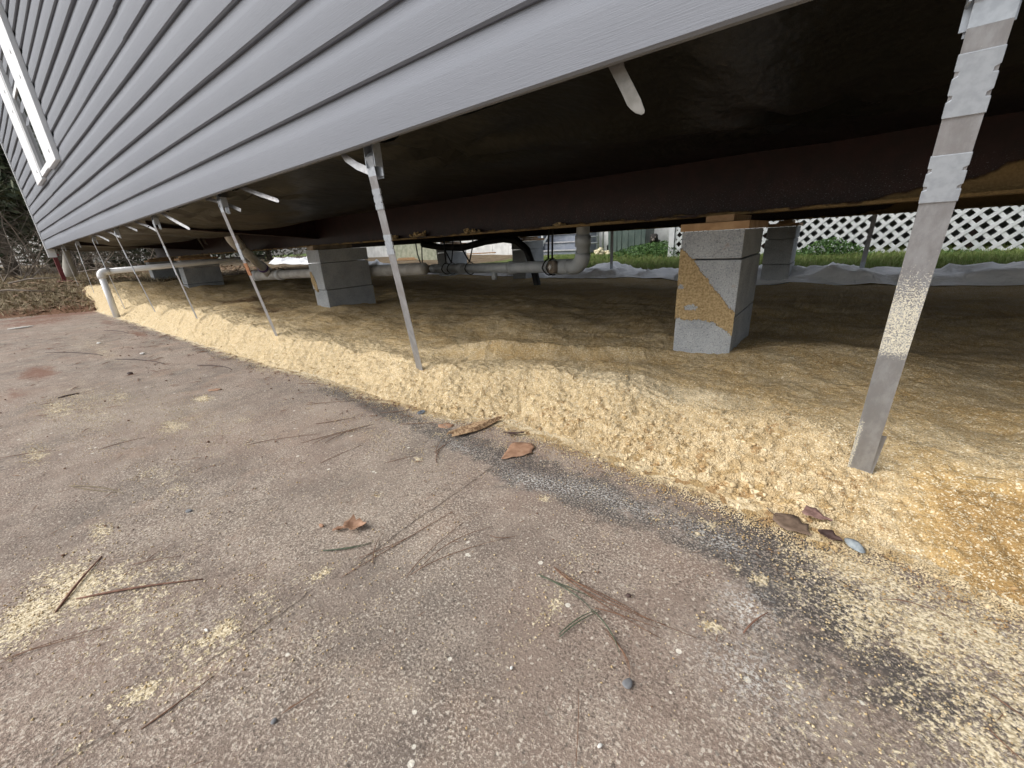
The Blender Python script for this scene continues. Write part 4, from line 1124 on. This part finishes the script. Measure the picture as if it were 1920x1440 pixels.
# dark animal by the bins
def animal(loc):
    me = bpy.data.meshes.new('animal')
    vs = [(0, .18, .13), (0, .05, .15), (0, -.06, .19), (0, -.12, .26), (0, -.17, .285), (0, -.235, .255), (0, -.27, .245),
          (-.06, -.06, .10), (-.065, -.08, .01), (.06, -.06, .10), (.065, -.08, .01), (-.075, .17, .10), (-.08, .12, .01), (.075, .17, .10), (.08, .12, .01),
          (-.052, -.155, .345), (.052, -.155, .345), (0, .25, .10), (.03, .32, .04)]
    es = [(0, 1), (1, 2), (2, 3), (3, 4), (4, 5), (5, 6), (2, 7), (7, 8), (2, 9), (9, 10), (0, 11), (11, 12), (0, 13), (13, 14), (4, 15), (4, 16), (0, 17), (17, 18)]
    rad = [.095, .10, .095, .075, .080, .045, .028, .042, .030, .042, .030, .055, .032, .055, .032, .022, .022, .04, .025]
    me.from_pydata(vs, es, [])
    o = link('animal', me, M['fur'])
    sk = o.modifiers.new('skin', 'SKIN')
    for i, r_ in enumerate(rad): me.skin_vertices[0].data[i].radius = (r_, r_)
    me.skin_vertices[0].data[1].use_root = True
    ss = o.modifiers.new('smooth', 'SUBSURF'); ss.levels = 2; ss.render_levels = 2
    o.location = loc; o.rotation_euler = (0, 0, R(15))
    tag(o, 'small dark furry animal sitting in the weeds right of the bins', 'animal')
    q = MB()
    for xx in (-.035, .035): q.tube([(xx, -.238, .292), (xx, -.252, .288)], [.014, .008], 8)
    q.build('eye', M['furl'], o)
    q = MB(); q.tube([(0, -.262, .243), (0, -.302, .238)], [.030, .018], 8); q.build('muzzle', M['furl'], o, smooth=True)
    return o
animal((-2.93, 8.35, .12))
lum = thing('lumber_pile', 'small stack of fresh lumber in the far yard left of the grey pipe', 'lumber', (-8.9, 7.2, .05))
for k in range(7):
    MB().obox((-.7 + .05 * k, -.2 + .02 * (k % 3), .02 + .028 * k), (.6 - .04 * k, .12 + .05 * (k % 2), .02 + .028 * k), .09, .025).build('plank', M['wood'], lum)
MB().box(-.9, .9, -.02, .02, 0, .62).build('leaning_board', M['mossy'], lum)
lum.children[-1].location = (1.6, .9, 0)

# ------------------------------------------------------------------ lawn and weeds
def blades(name, n, region, hmin, hmax, mat, label, cat, wid=.006, lean=.5, seed=1, dens=None):
    rg = np.random.default_rng(seed)
    x = rg.uniform(region[0], region[1], n); y = rg.uniform(region[2], region[3], n)
    if dens is not None:
        k = rg.uniform(0, 1, n) < dens(x, y); x, y = x[k], y[k]; n = len(x)
    z = terrain(x, y) - .005
    h = rg.uniform(hmin, hmax, n); a = rg.uniform(0, 6.283, n); l = rg.uniform(0, lean, n) * h; b_ = rg.uniform(0, 6.283, n)
    w = wid * rg.uniform(.6, 1.3, n)
    p0 = np.stack([x - np.cos(a) * w, y - np.sin(a) * w, z], -1); p1 = np.stack([x + np.cos(a) * w, y + np.sin(a) * w, z], -1)
    p2 = np.stack([x + np.cos(b_) * l, y + np.sin(b_) * l, z + h], -1)
    V = np.stack([p0, p1, p2], 1).reshape(-1, 3)
    return tag(tri_cloud(name, V, np.arange(3 * n).reshape(-1, 3), mat), label, cat, None, 'stuff')
blades('lawn_grass', 110000, (-5, 4, 4.95, 8.2), .025, .075, M['grass'], 'short green lawn grass beyond the white sheet', 'grass', .006, .8, 1, lambda x, y: .35 + .8 * vnoise(x * 1.3, y * 1.3, 5))
blades('dry_grass', 34000, (-6, 4, 4.9, 9.0), .015, .05, M['drygrass'], 'dry straw coloured blades in the far lawn', 'grass', .006, 1.1, 2, lambda x, y: .15 + .9 * (vnoise(x * 1.1, y * 1.1, 9) > .52) * (x > -4.5) + .7 * (x < -2.6) * (y < 7))
def tuft(x0, y0, rx, ry, n, h, seed):
    rg = np.random.default_rng(seed)
    x = rg.normal(x0, rx, n); y = rg.normal(y0, ry, n); z = terrain(x, y)
    hh = h * np.exp(-((x - x0) / rx) ** 2 * .3) * rg.uniform(.1, 1, n)
    P = np.stack([x, y, z + hh], -1)
    a = rg.uniform(-1, 1, (n, 3)); b_ = rg.uniform(-1, 1, (n, 3)); s = rg.uniform(.012, .03, (n, 1))
    V = np.stack([P + a * s, P + b_ * s, P - (a + b_) * .5 * s], 1).reshape(-1, 3)
    return V
for (lab, args) in (('mound of leafy green weeds right of the dark bins', (-2.72, 7.85, .42, .35, 4200, .24, 3)),
                    ('clump of green weeds at the left foot of the lattice', (-.12, 7.2, .20, .12, 1300, .24, 4)),
                    ('low strip of weeds at the foot of the lattice right of the strap', (1.05, 7.15, .30, .10, 500, .05, 5)),
                    ('low weeds under the left end of the lattice', (-.60, 7.25, .22, .10, 500, .06, 6))):
    V = tuft(*args)
    tag(tri_cloud('weed_clump', V, np.arange(len(V)).reshape(-1, 3), M['weed']), lab, 'weeds', 'weed clumps in the far yard')

# ------------------------------------------------------------------ woods and litter at the left
blades('dead_grass', 26000, (-13.5, -6.0, -1.2, 1.9), .015, .07, M['drygrass'], 'dead grass and straw on the bank left of the slab', 'grass', .006, 1.6, 12, lambda x, y: .3 + .6 * (terrain(x, y) > .02))
def litter(n, region, seed):
    rg = np.random.default_rng(seed)
    x = rg.uniform(region[0], region[1], n); y = rg.uniform(region[2], region[3], n); z = terrain(x, y) + rg.uniform(.004, .03, n)
    k = z > .03; x, y, z = x[k], y[k], z[k]; n = len(x)
    P = np.stack([x, y, z], -1); s = rg.uniform(.018, .05, (n, 1)); a = rg.uniform(0, 6.28, n)
    U = np.stack([np.cos(a), np.sin(a), rg.uniform(-.4, .4, n)], -1); W = np.stack([-np.sin(a), np.cos(a), rg.uniform(-.4, .4, n)], -1)
    V = np.stack([P - U * s, P + W * s * .45, P + U * s, P - W * s * .45], 1).reshape(-1, 3)
    i = np.arange(n)[:, None] * 4
    F = np.concatenate([i + np.array([0, 1, 2]), i + np.array([0, 2, 3])], 1).reshape(-1, 3)
    return V, F
V_, F_ = litter(9000, (-16, -6.1, -1.5, 3.5), 4)
tag(tri_cloud('leaf_litter', V_, F_, M['litter']), 'brown fallen leaves covering the bank below the shrubs', 'leaves', None, 'stuff')

def branches(q, p, d, l, r_, depth, rg):
    n = 4
    pts = [p]; rad = [r_]
    cur = Vector(p); dd = Vector(d).normalized()
    for i in range(n):
        dd = (dd + Vector((rg.gauss(0, .22), rg.gauss(0, .22), rg.gauss(0, .16) - .03))).normalized()
        cur = cur + dd * (l / n); pts.append(cur.copy()); rad.append(r_ * (1 - .75 * (i + 1) / n))
    q.tube(pts, rad, 4 if depth < 2 else 3, False)
    if depth >= 3: return
    for k in range(3 if depth else 4):
        i = rg.randint(1, n)
        nd = (dd + Vector((rg.gauss(0, .8), rg.gauss(0, .8), rg.gauss(0, .5)))).normalized()
        branches(q, pts[i], nd, l * rg.uniform(.45, .75), rad[i] * .75 + .0006, depth + 1, rg)

def shrub(x, y, label, h, stems, seed):
    rg = random.Random(seed)
    z = float(terrain(np.array([x]), np.array([y]))[0])
    t = thing('bare_shrub', label, 'shrub', (x, y, z), 'bare shrubs beyond the end of the home')
    for k in range(stems):
        q = MB(); a = rg.uniform(0, 6.28)
        branches(q, (rg.gauss(0, .15), rg.gauss(0, .15), -.03), (math.cos(a) * .8, math.sin(a) * .8, 1.0), h * rg.uniform(.6, 1.1), .011 * rg.uniform(.7, 1.3), 0, rg)
        q.build('stem', M['twig'], t)
    return t
shrub(-10.3, .35, 'tangled bare shrub nearest the corner post of the home', 1.1, 7, 1)
shrub(-11.2, 1.15, 'bare shrub seen under the end of the home, left of its pier', .9, 7, 2)
shrub(-12.4, .55, 'tall bare shrub in the middle of the left edge thicket', 1.9, 8, 3)
shrub(-11.6, 2.0, 'low bare shrub behind the white pipe elbow', .9, 7, 4)
shrub(-13.5, 1.0, 'farther bare shrub against the evergreens', 2.2, 8, 5)
shrub(-12.3, 3.0, 'bare shrub visible between the dark far piers', 1.0, 6, 6)
shrub(-14.5, 6.5, 'bare shrub in the far yard behind the left pier gap', 1.2, 6, 7)

def tree(x, y, label, h, rad, z0, n, seed, group='dark trees behind the left end of the home'):
    rg = np.random.default_rng(seed); rr = random.Random(seed)
    z = float(terrain(np.array([x]), np.array([y]))[0])
    t = thing('evergreen_tree', label, 'tree', (x, y, z), group)
    q = MB(); q.tube([(0, 0, -.1), (.05, .03, h * .35), (0, .08, h * .7), (.05, 0, h * .95)], [.13, .10, .06, .015], 8)
    C = []
    for k in range(26):
        zz = rr.uniform(z0 * .6, h * .95); a = rr.uniform(0, 6.28); L = rad * (1 - .6 * (zz / h)) * rr.uniform(.5, 1.05)
        e = (math.cos(a) * L, math.sin(a) * L, zz + L * .15)
        q.tube([(0, .05, zz - .1), (e[0] * .5, e[1] * .5, zz + L * .12), e], [.03, .018, .005], 4, False)
        for s in (.35, .65, .95, 1.0): C.append((e[0] * s, e[1] * s, zz + L * .15 * s, rad * .30))
    q.build('trunk', M['bark'], t, smooth=True)
    C = np.array(C); i = rg.integers(0, len(C), n)
    P = C[i, :3] + rg.normal(0, 1, (n, 3)) * C[i, 3:4] * np.array([1, 1, .7]) * .6
    a = rg.normal(0, 1, (n, 3)); b_ = rg.normal(0, 1, (n, 3))
    a /= np.linalg.norm(a, axis=1)[:, None]; b_ -= a * (a * b_).sum(1)[:, None]; b_ /= np.linalg.norm(b_, axis=1)[:, None]
    s = rg.uniform(.06, .14, (n, 1))
    V = np.stack([P - a * s, P + b_ * s * .4, P + a * s, P - b_ * s * .4], 1).reshape(-1, 3)
    j = np.arange(n)[:, None] * 4
    F = np.concatenate([j + np.array([0, 1, 2]), j + np.array([0, 2, 3])], 1).reshape(-1, 3)
    tri_cloud('crown', V, F, M['leafd'], t)
tree(-15.5, .5, 'nearest dark evergreen at the left edge above the bare shrubs', 6.5, 1.9, .7, 9000, 1)
tree(-17.5, 1.7, 'dark evergreen just left of the white corner post', 7.0, 2.2, .5, 9000, 2)
tree(-20.5, -.4, 'taller evergreen behind the thicket, mirrored in the window', 9.0, 2.6, .8, 9000, 3)
tree(-22.0, 2.6, 'evergreen far behind the end of the home', 8.0, 2.8, .3, 8000, 4)
tree(-19.0, 4.6, 'low evergreen beyond the far yard at the left', 6.0, 2.4, .2, 7000, 5)
tree(-24.0, -3.2, 'evergreen outside the left edge, mirrored in the window glass', 9.5, 3.0, 1.0, 7000, 6)
tree(-21.0, 8.5, 'evergreen behind the neighbour yard seen left of the second pier', 6.5, 2.6, .2, 6000, 7)

for k, (x_, y_) in enumerate(((-27.5, -1.2), (-29.0, 2.2), (-27.0, 5.5), (-30.0, 9.5))):
    tree(x_, y_, ('wide evergreen in the back row behind the thicket', 'second evergreen of the back row, behind the corner post', 'third evergreen of the back row beyond the far yard', 'last evergreen of the back row far beyond the yard')[k], 9.5, 3.4, .2, 9000, 20 + k, 'back row of evergreens')

# fallen branches on the bank
for k, (a, b_, lab) in enumerate((((-8.9, .20, .30), (-8.1, .62, .34), 'pale fallen branch on the bank beside the corner post'),
                                  ((-9.8, .9, .36), (-9.0, 1.4, .40), 'pale branch lying under the end of the home'),
                                  ((-7.4, -.1, .24), (-6.9, .45, .22), 'thin fallen stick on the dead grass left of the slab'))):
    q = MB(); a = Vector(a); b_ = Vector(b_)
    q.tube([Vector((0, 0, 0)), (b_ - a) * .35 + Vector((0, .04, .03)), (b_ - a) * .7 + Vector((.02, -.03, .02)), b_ - a], [.012, .011, .009, .005], 6)
    o = q.build('fallen_branch', M['twig'], smooth=True); o.location = a; tag(o, lab, 'branch', 'fallen branches on the bank')

# red jack and cloth duct by the corner
jk = thing('jack_post', 'red metal post on a small base plate below the home corner', 'post', (-8.9, .73, .27))
MB().box(-.022, .022, -.022, .022, .012, .36).build('post', M['redpaint'], jk)
MB().box(-.14, .14, -.08, .08, -.03, .012).build('base_plate', M['redpaint'], jk, bevel=.006)
MB().box(-.05, .05, -.05, .05, .361, .378).build('head_plate', M['redpaint'], jk)
q = MB(); q.tube([(-8.2, .80, .72), (-8.2, .79, .64), (-8.2, .775, .55), (-8.2, .765, .47), (-8.2, .76, .40), (-8.2, .755, .34)], [.03, .034, .046, .062, .066, .058], 12)
q.v = [tuple(Vector(p) - Vector((-8.2, .76, .30))) for p in q.v]
o = q.build('duct_sock', M['insul'], smooth=True); o.location = (-8.2, .76, .30)
tag(o, 'pale cloth duct drooping from the home corner beside the red post', 'duct')

# ------------------------------------------------------------------ debris on the slab
def leaf(label, p, length, L, Rr, ang, mat, curl=.25, fold=.2, z=.003, stem=.0, tilt=0.0):
    n = len(L); vs = []; fs = []
    for i in range(n):
        s = i / (n - 1); x = s * length
        zc = curl * length * (s - .5) ** 2
        for j, wdt in ((-1, L[i]), (-.5, L[i] * .5), (0, 0), (.5, Rr[i] * .5), (1, Rr[i])):
            ww = (wdt if j > 0 else -wdt) * length
            vs.append((x, ww, zc + fold * abs(ww) + .0015 * math.sin(i * 2.1 + j * 3)))
    for i in range(n - 1):
        for j in range(4):
            a = i * 5 + j
            fs.append((a, a + 1, a + 6, a + 5))
    q = MB(); q.add(vs, fs)
    o = q.build('dead_leaf', mat, smooth=True)
    md = o.modifiers.new('thickness', 'SOLIDIFY'); md.thickness = .0005
    zz = max(0.0, float(sand_h(np.array([p[0]]), np.array([p[1]]), False)[0])) + z
    o.location = (p[0], p[1], zz); o.rotation_euler = (tilt, 0, ang)
    tag(o, label, 'leaf', 'dead leaves lying on slab and sand')
    if stem:
        q = MB(); q.tube([(0, 0, .001), (-stem * .6, .002, .002), (-stem, .004, .004)], .0007, 5); q.build('stalk', M['leafk'], o)
    return o
leaf('orange brown pointed leaf on the slab below the bark piece', (-.532, .606), .098, [.01, .07, .13, .19, .25, .30, .33, .22, .20, .03], [.01, .08, .14, .20, .27, .32, .36, .34, .16, .02], R(80), M['leafb'], .12, .12, .002)
leaf('curled orange brown leaf with torn lobes in the middle of the slab', (-.617, .266), .040, [.1, .42, .30, .46, .36, .18, .22, .05], [.08, .30, .52, .30, .42, .22, .10, .02], R(40), M['leafb'], .9, .5, .004)
leaf('narrow rolled leaf stub touching the torn orange leaf', (-.628, .249), .024, [.12, .22, .22, .22, .20, .16], [.08, .16, .16, .14, .12, .10], R(60), M['leafb'], .2, 1.1, .003)
leaf('grey brown leaf with a stalk half bedded in the sand edge', (-.014, .712), .060, [.05, .30, .36, .38, .34, .25, .12, .0], [.05, .28, .36, .40, .30, .34, .10, .0], R(-28), M['leafg'], .2, .15, .006, stem=.016)
leaf('purple brown wedge leaf on the sand above the grey one', (.024, .742), .040, [.34, .40, .36, .26, .18, .10, .03], [.30, .36, .38, .28, .18, .08, .0], R(-12), M['leafp'], .25, .22, .006)
leaf('small dark crumpled leaf between the grey leaf and the shell', (.046, .700), .032, [.05, .22, .36, .30, .36, .2, .0], [.05, .26, .30, .4, .26, .16, .0], R(-12), M['leafk'], .6, .6, .005)
leaf('thin dark curled leaf at the sand edge right of the bark', (-.606, .705), .055, [.0, .08, .11, .12, .11, .08, .0], [.0, .05, .07, .08, .07, .05, .0], R(33), M['leafk'], .35, .6, .006)
leaf('pale orange dirt coloured leaf flake left of the bark piece', (-.80, .655), .045, [.1, .3, .38, .38, .3, .1], [.1, .3, .36, .36, .28, .1], R(30), M['leafb'], .05, .0, .0012)
leaf('small reddish leaf lying far out on the slab', (-1.80, .40), .05, [.1, .24, .28, .28, .2, .06], [.1, .22, .28, .26, .2, .05], R(40), M['leafb'], .1, .05, .0015)

bk_ = MB()
n = 9
vs = []; fs = []
for i in range(n):
    s = i / (n - 1); x = s * .155
    w = [.010, .017, .020, .021, .020, .017, .013, .009, .003][i]
    for j in range(6):
        t_ = j / 5 * 2 - 1
        vs.append((x + .006 * math.sin(j * 2.3) * (i in (0, n - 1)), t_ * w, .004 + .011 * (1 - t_ * t_) * (1 - .3 * s) + .0018 * math.sin(j * 4 + i)))
for i in range(n - 1):
    for j in range(5):
        a = i * 6 + j; fs.append((a, a + 1, a + 7, a + 6))
bk_.add(vs, fs)
bo = bk_.build('bark_piece', M['barkp']); bo.location = (-.718, .622, .0035); bo.rotation_euler = (0, 0, R(72))
m_ = bo.modifiers.new('thickness', 'SOLIDIFY'); m_.thickness = .0025
tag(bo, 'long split piece of tan bark at the sand edge', 'bark')

q = MB(); n = 10; vs = []; fs = []
for i in range(n):
    s = i / (n - 1)
    w = .010 * math.sin(math.pi * (s * .86 + .08)) ** .7
    for j in range(5):
        t_ = j / 4 * 2 - 1
        vs.append((s * .032, t_ * w, .0075 * (1 - t_ * t_) * math.sin(math.pi * s) + .001))
for i in range(n - 1):
    for j in range(4):
        a = i * 5 + j; fs.append((a, a + 1, a + 6, a + 5))
q.add(vs, fs); o = q.build('shell_fragment', M['shell'], smooth=True); o.location = (.082, .705, .008); o.rotation_euler = (0, 0, R(-52))
m_ = o.modifiers.new('thickness', 'SOLIDIFY'); m_.thickness = .001
tag(o, 'glossy blue grey shell shaped fragment beside the dark leaf', 'shell')
q = MB(); vs = []; fs = []
for i in range(24):
    a = i / 24 * 6.2832
    for (r_, z) in ((.012, 0), (.012, .0022), (.004, .0022), (.004, 0)): vs.append((math.cos(a) * r_, math.sin(a) * r_, z))
for i in range(24):
    j = (i + 1) % 24
    for k in range(4): fs.append((i * 4 + k, j * 4 + k, j * 4 + (k + 1) % 4, i * 4 + (k + 1) % 4))
q.add(vs, fs); o = q.build('washer', simple('blue_grey_steel', (0.17, 0.20, 0.24), rough=.5, metal=.4)); o.location = (-.913, .690, .002); o.rotation_euler = (R(5), R(-4), 0)
tag(o, 'blue grey steel washer lying at the sand edge', 'washer')

def spline(pts, n=8):
    pts = [Vector((p[0], p[1], 0)) for p in pts]
    if len(pts) == 2: pts = [pts[0], pts[0].lerp(pts[1], .5) + Vector(((pts[1] - pts[0]).y, -(pts[1] - pts[0]).x, 0)) * .04, pts[1]]
    out = []
    for i in range(n + 1):
        t_ = i / n
        out.append(pts[0] * (1 - t_) ** 2 + (pts[1] * 2 - (pts[0] + pts[2]) * .5) * 2 * t_ * (1 - t_) + pts[2] * t_ ** 2)
    return out
def needles(label, lines, mat, r_=.0008, cat='pine needles', name='pine_needles', z=.0022, group='pine needles on the slab'):
    b0 = Vector((lines[0][0][0], lines[0][0][1], 0))
    parent = None
    for k, ln in enumerate(lines):
        pts = spline(ln); q = MB()
        m_ = len(pts)
        lift = random.uniform(.0, .003)
        q.tube([p - b0 + Vector((0, 0, z + lift * math.sin(i / (m_ - 1) * math.pi) + k * .0003)) for i, p in enumerate(pts)], [r_ * .82 * (.55 + .45 * math.sin(math.pi * min(1, i / (m_ - 1) * 1.1 + .1))) for i in range(m_)], 5)
        if parent is None:
            parent = q.build(name, mat, smooth=True); parent.location = b0
            tag(parent, label, cat, group)
        else:
            q.build('needle', mat, parent, smooth=True)
    return parent
needles('fan of brown pine needles at the lower centre, crossing green blades', [[(-.264, .403), (-.192, .388), (-.095, .402)], [(-.261, .401), (-.182, .384), (-.094, .380)], [(-.239, .395), (-.164, .397), (-.116, .396)], [(-.262, .402), (-.17, .392), (-.06, .405)], [(-.18, .372), (-.15, .38), (-.10, .392)]], M['needle'], .0009)
needles('green grass blades under the fan of brown needles', [[(-.275, .378), (-.21, .375), (-.18, .365)], [(-.27, .376), (-.22, .383), (-.19, .385)], [(-.196, .309), (-.187, .34), (-.172, .372)], [(-.199, .312), (-.189, .345), (-.176, .37)], [(-.182, .368), (-.15, .352), (-.128, .333)]], M['needleg'], .0010)
needles('brown needle running down to the small dark cone', [[(-.15, .348), (-.12, .333), (-.108, .315)], [(-.155, .352), (-.13, .34), (-.112, .322)]], M['needle'], .0008)
needles('two green blades side by side left of the torn leaf', [[(-.599, .214), (-.569, .240), (-.545, .275)], [(-.597, .214), (-.560, .245), (-.544, .270)]], M['needleg'], .0011)
needles('brown needles spread beside the torn orange leaf', [[(-.518, .201), (-.498, .353), (-.49, .411)], [(-.50, .245), (-.53, .27), (-.55, .30)], [(-.53, .24), (-.51, .29), (-.50, .33)]], M['needle'])
needles('long brown needles in the middle of the slab', [[(-.434, .259), (-.447, .309), (-.452, .401)], [(-.433, .266), (-.411, .334), (-.359, .415)], [(-.43, .28), (-.43, .35), (-.40, .42)], [(-.39, .40), (-.37, .405), (-.35, .425)]], M['needle'])
needles('bundle of brown needles beside the mildew stain', [[(-1.033, .386), (-.999, .48), (-.967, .559)], [(-.977, .421), (-.986, .488), (-.971, .544)], [(-1.0, .40), (-.99, .47), (-.94, .55)], [(-1.148, .299), (-1.114, .36), (-1.042, .441)]], M['needle'], .0010)
needles('dark needles trailing from the end of the bark piece', [[(-.647, .514), (-.683, .549), (-.724, .639)], [(-.691, .544), (-.695, .58), (-.702, .618)], [(-.66, .53), (-.70, .56), (-.73, .62)]], M['needle'], .0010)
needles('pair of long brown needles at the lower left edge', [[(-.752, -.131), (-.74, -.095), (-.716, -.044)], [(-.76, -.13), (-.728, -.081), (-.70, -.033)]], M['needle'], .0007)
needles('single long brown needle near the bottom left', [[(-.503, -.038), (-.502, -.008), (-.505, .029)]], M['needle'], .0011)
needles('short brown needle above the small blue stone', [[(-.394, .06), (-.388, .08), (-.385, .101)]], M['needle'], .0007)
needles('dark needle at the very bottom centre', [[(-.116, .207), (-.13, .237), (-.146, .267)]], M['needle'], .0006)
needles('two needles crossing a sand patch at the left', [[(-.824, .028), (-.83, .04), (-.837, .049)], [(-.835, .013), (-.81, .04), (-.789, .067)]], M['needle'], .0008)
needles('pale straw blades lying at the far left', [[(-1.293, -.018), (-1.22, .01), (-1.154, .042)], [(-1.29, -.015), (-1.2, .03), (-1.13, .05)]], M['drygrass'], .0010)
needles('brown needle left of the concrete crack', [[(-.754, .445), (-.735, .48), (-.719, .511)]], M['needle'])
needles('brown needle above the pale scuffed patch', [[(-.886, .36), (-.885, .41), (-.882, .471)]], M['needle'])
needles('long dark needle at the far left of the slab', [[(-1.668, -.112), (-1.63, -.06), (-1.596, -.015)], [(-1.485, .055), (-1.48, .10), (-1.47, .15)]], M['needle'], .0012)
needles('thin red brown twig at the right over the mildew', [[(-.016, .445), (-.008, .47), (.004, .495)]], M['stick'], .0014)
needles('dark needles on the far part of the slab', [[(-1.12, .47), (-1.09, .51), (-1.06, .56)], [(-1.30, .53), (-1.25, .58), (-1.18, .64)], [(-1.55, .62), (-1.48, .66), (-1.40, .67)]], M['needle'], .0012)
needles('needles strewn along the sand edge at the centre', [[(-1.22, .64), (-1.15, .67), (-1.02, .72)], [(-1.02, .62), (-.97, .66), (-.93, .71)], [(-.90, .60), (-.84, .64), (-.80, .68)]], M['needle'], .0010)
needles('thin needles on the right lower corner of the slab', [[(.19, .47), (.2, .455), (.215, .445)], [(.20, .515), (.21, .505), (.225, .50)], [(.12, .60), (.15, .612), (.19, .61)]], M['needle'], .0008)
needles('short dark stick lying out on the left of the slab', [[(-2.255, .043), (-2.26, .07), (-2.261, .099)]], M['leafk'], .004, 'stick', 'stick')
needles('thick red brown stick slanting through the left sand patch', [[(-.806, -.077), (-.855, -.047), (-.907, -.015)]], M['stick'], .0024, 'stick', 'stick', group='red brown sticks')
needles('slender red brown stick lying level in the left sand patch', [[(-.814, -.055), (-.76, .006), (-.697, .072)]], M['stick'], .0022, 'stick', 'stick', group='red brown sticks')
for (x0, y0, x1, y1, lab) in ((-2.9, .3, -2.5, .42, 'dark twig on the reddish part of the slab'), (-3.6, .1, -3.1, .28, 'long dark twig far out on the slab'), (-4.3, .45, -3.9, .52, 'dark twig near the white pipe'), (-2.3, .5, -2.05, .56, 'twig beside the red clay stain')):
    needles(lab, [[(x0, y0), ((x0 + x1) / 2, (y0 + y1) / 2 + .02), (x1, y1)]], M['leafk'], .003, 'twig', 'twig', group='dark twigs on the slab')
o = needles('pale straw lying on the sand right of the nearest strap', [[(.229, .896), (.25, .905), (.268, .913)]], M['drygrass'], .0010, 'straw', 'straw')
o.location.z = float(sand_h(np.array([.25]), np.array([.905]))[0]) + .004

def pebble(label, x, y, s, mat, seed, z=0.0, name='pebble', squash=(1, 1, .7), group='pebbles on the slab'):
    V_, F_ = rocks(np.array([[0, 0, s * .55]]), np.array([s]), seed, True)
    o = tri_cloud(name, V_, F_, mat, smooth=True)
    m_ = o.modifiers.new('round', 'SUBSURF'); m_.levels = 1; m_.render_levels = 1
    o.location = (x, y, z + .001); o.scale = squash
    return tag(o, label, 'pebble' if name == 'pebble' else 'cone', group)
pebble('small dark scaly cone at the end of a brown needle', -.106, .306, .0075, M['stone'], 1, name='pine_cone', squash=(1, 1.3, .7))
pebble('small blue grey stone near the bottom left needle', -.393, .051, .0042, M['stone'], 2)
pebble('white pebble standing alone on the reddish slab', -2.89, .412, .016, M['stonew'], 3)
pebble('dark chip right of the brown needle fan', -.152, .418, .004, M['leafk'], 4)
pebble('dark pebble at the left of the slab', -.93, .115, .006, M['stone'], 5)
pebble('orange clay crumb left of the torn leaf', -.66, .245, .006, M['leafb'], 6)
pebble('white chip in the lower centre of the slab', -.222, .245, .003, M['stonew'], 7)
pebble('white chip near the bottom edge, right of centre', -.105, .235, .0035, M['stonew'], 8)
pebble('white chip in the left sand patch', -.585, .045, .0035, M['stonew'], 9)
pebble('white stone on the sand behind the dark leaf', -.035, 1.17, .006, M['stonew'], 10, z=.05)
pebble('long white chip at the far left end of the slab', -5.35, .085, .03, M['stonew'], 11, squash=(1.2, 3.0, .5))
pebble('pale flat chip far out on the slab', -3.6, .33, .018, M['stonew'], 12, squash=(1.6, 1, .5))
pebble('dark clod far out on the left of the slab', -2.42, .28, .014, M['leafk'], 13)

# broken needle bits and bark crumbs strewn over the slab
def crumbs_and_bits():
    rg = np.random.default_rng(77)
    n = 620
    u_ = rg.uniform(0, 1, n)
    x = np.where(u_ < .45, rg.uniform(-1.3, .30, n), rg.uniform(-4.8, -1.0, n))
    e = np.interp(x, EDGE[:, 0], EDGE[:, 1])
    y = np.where(rg.uniform(0, 1, n) < .45, e - rg.exponential(.06, n), rg.uniform(-.5, .66, n))
    y = np.minimum(y, e - .004)
    k = np.clip(np.hypot(x, y) / .8, .8, 3.2)
    L = rg.uniform(.004, .020, n) * k; w = rg.uniform(.00035, .0008, n) * k
    a = rg.uniform(0, 6.283, n); z = .0030 + rg.uniform(0, .0012, n)
    d = np.stack([np.cos(a), np.sin(a), rg.uniform(-.04, .04, n)], -1); q = np.stack([-np.sin(a), np.cos(a), 0 * a], -1)
    P = np.stack([x, y, z], -1); up = np.array([0, 0, 1.0])
    V = np.stack([P - d * L[:, None] / 2 - q * w[:, None], P + d * L[:, None] / 2 - q * w[:, None] * .4, P + d * L[:, None] / 2 + q * w[:, None] * .4, P - d * L[:, None] / 2 + q * w[:, None], P + up * w[:, None] * 1.6], 1).reshape(-1, 3)
    i = np.arange(n)[:, None] * 5
    F = np.concatenate([i + np.array(t_) for t_ in ((0, 1, 4), (1, 2, 4), (2, 3, 4), (3, 0, 4))], 1).reshape(-1, 3)
    m = 420
    cx_ = np.where(rg.uniform(0, 1, m) < .5, rg.uniform(-1.3, .3, m), rg.uniform(-4.8, -1.0, m))
    ce_ = np.interp(cx_, EDGE[:, 0], EDGE[:, 1])
    cy_ = np.minimum(np.where(rg.uniform(0, 1, m) < .35, ce_ - rg.exponential(.05, m), rg.uniform(-.5, .66, m)), ce_ - .004)
    s_ = rg.uniform(.0007, .0020, m) * np.clip(np.hypot(cx_, cy_) / .8, .8, 1.7)
    Vr, Fr = rocks(np.stack([cx_, cy_, .0022 + s_ * .4], -1), s_, 78, True)
    o = tri_cloud('slab_litter', np.concatenate([V, Vr]), np.concatenate([F, Fr + len(V)]), M['needle'])
    tag(o, 'broken needle bits and dark bark crumbs strewn over the slab', 'litter', None, 'stuff')
crumbs_and_bits()
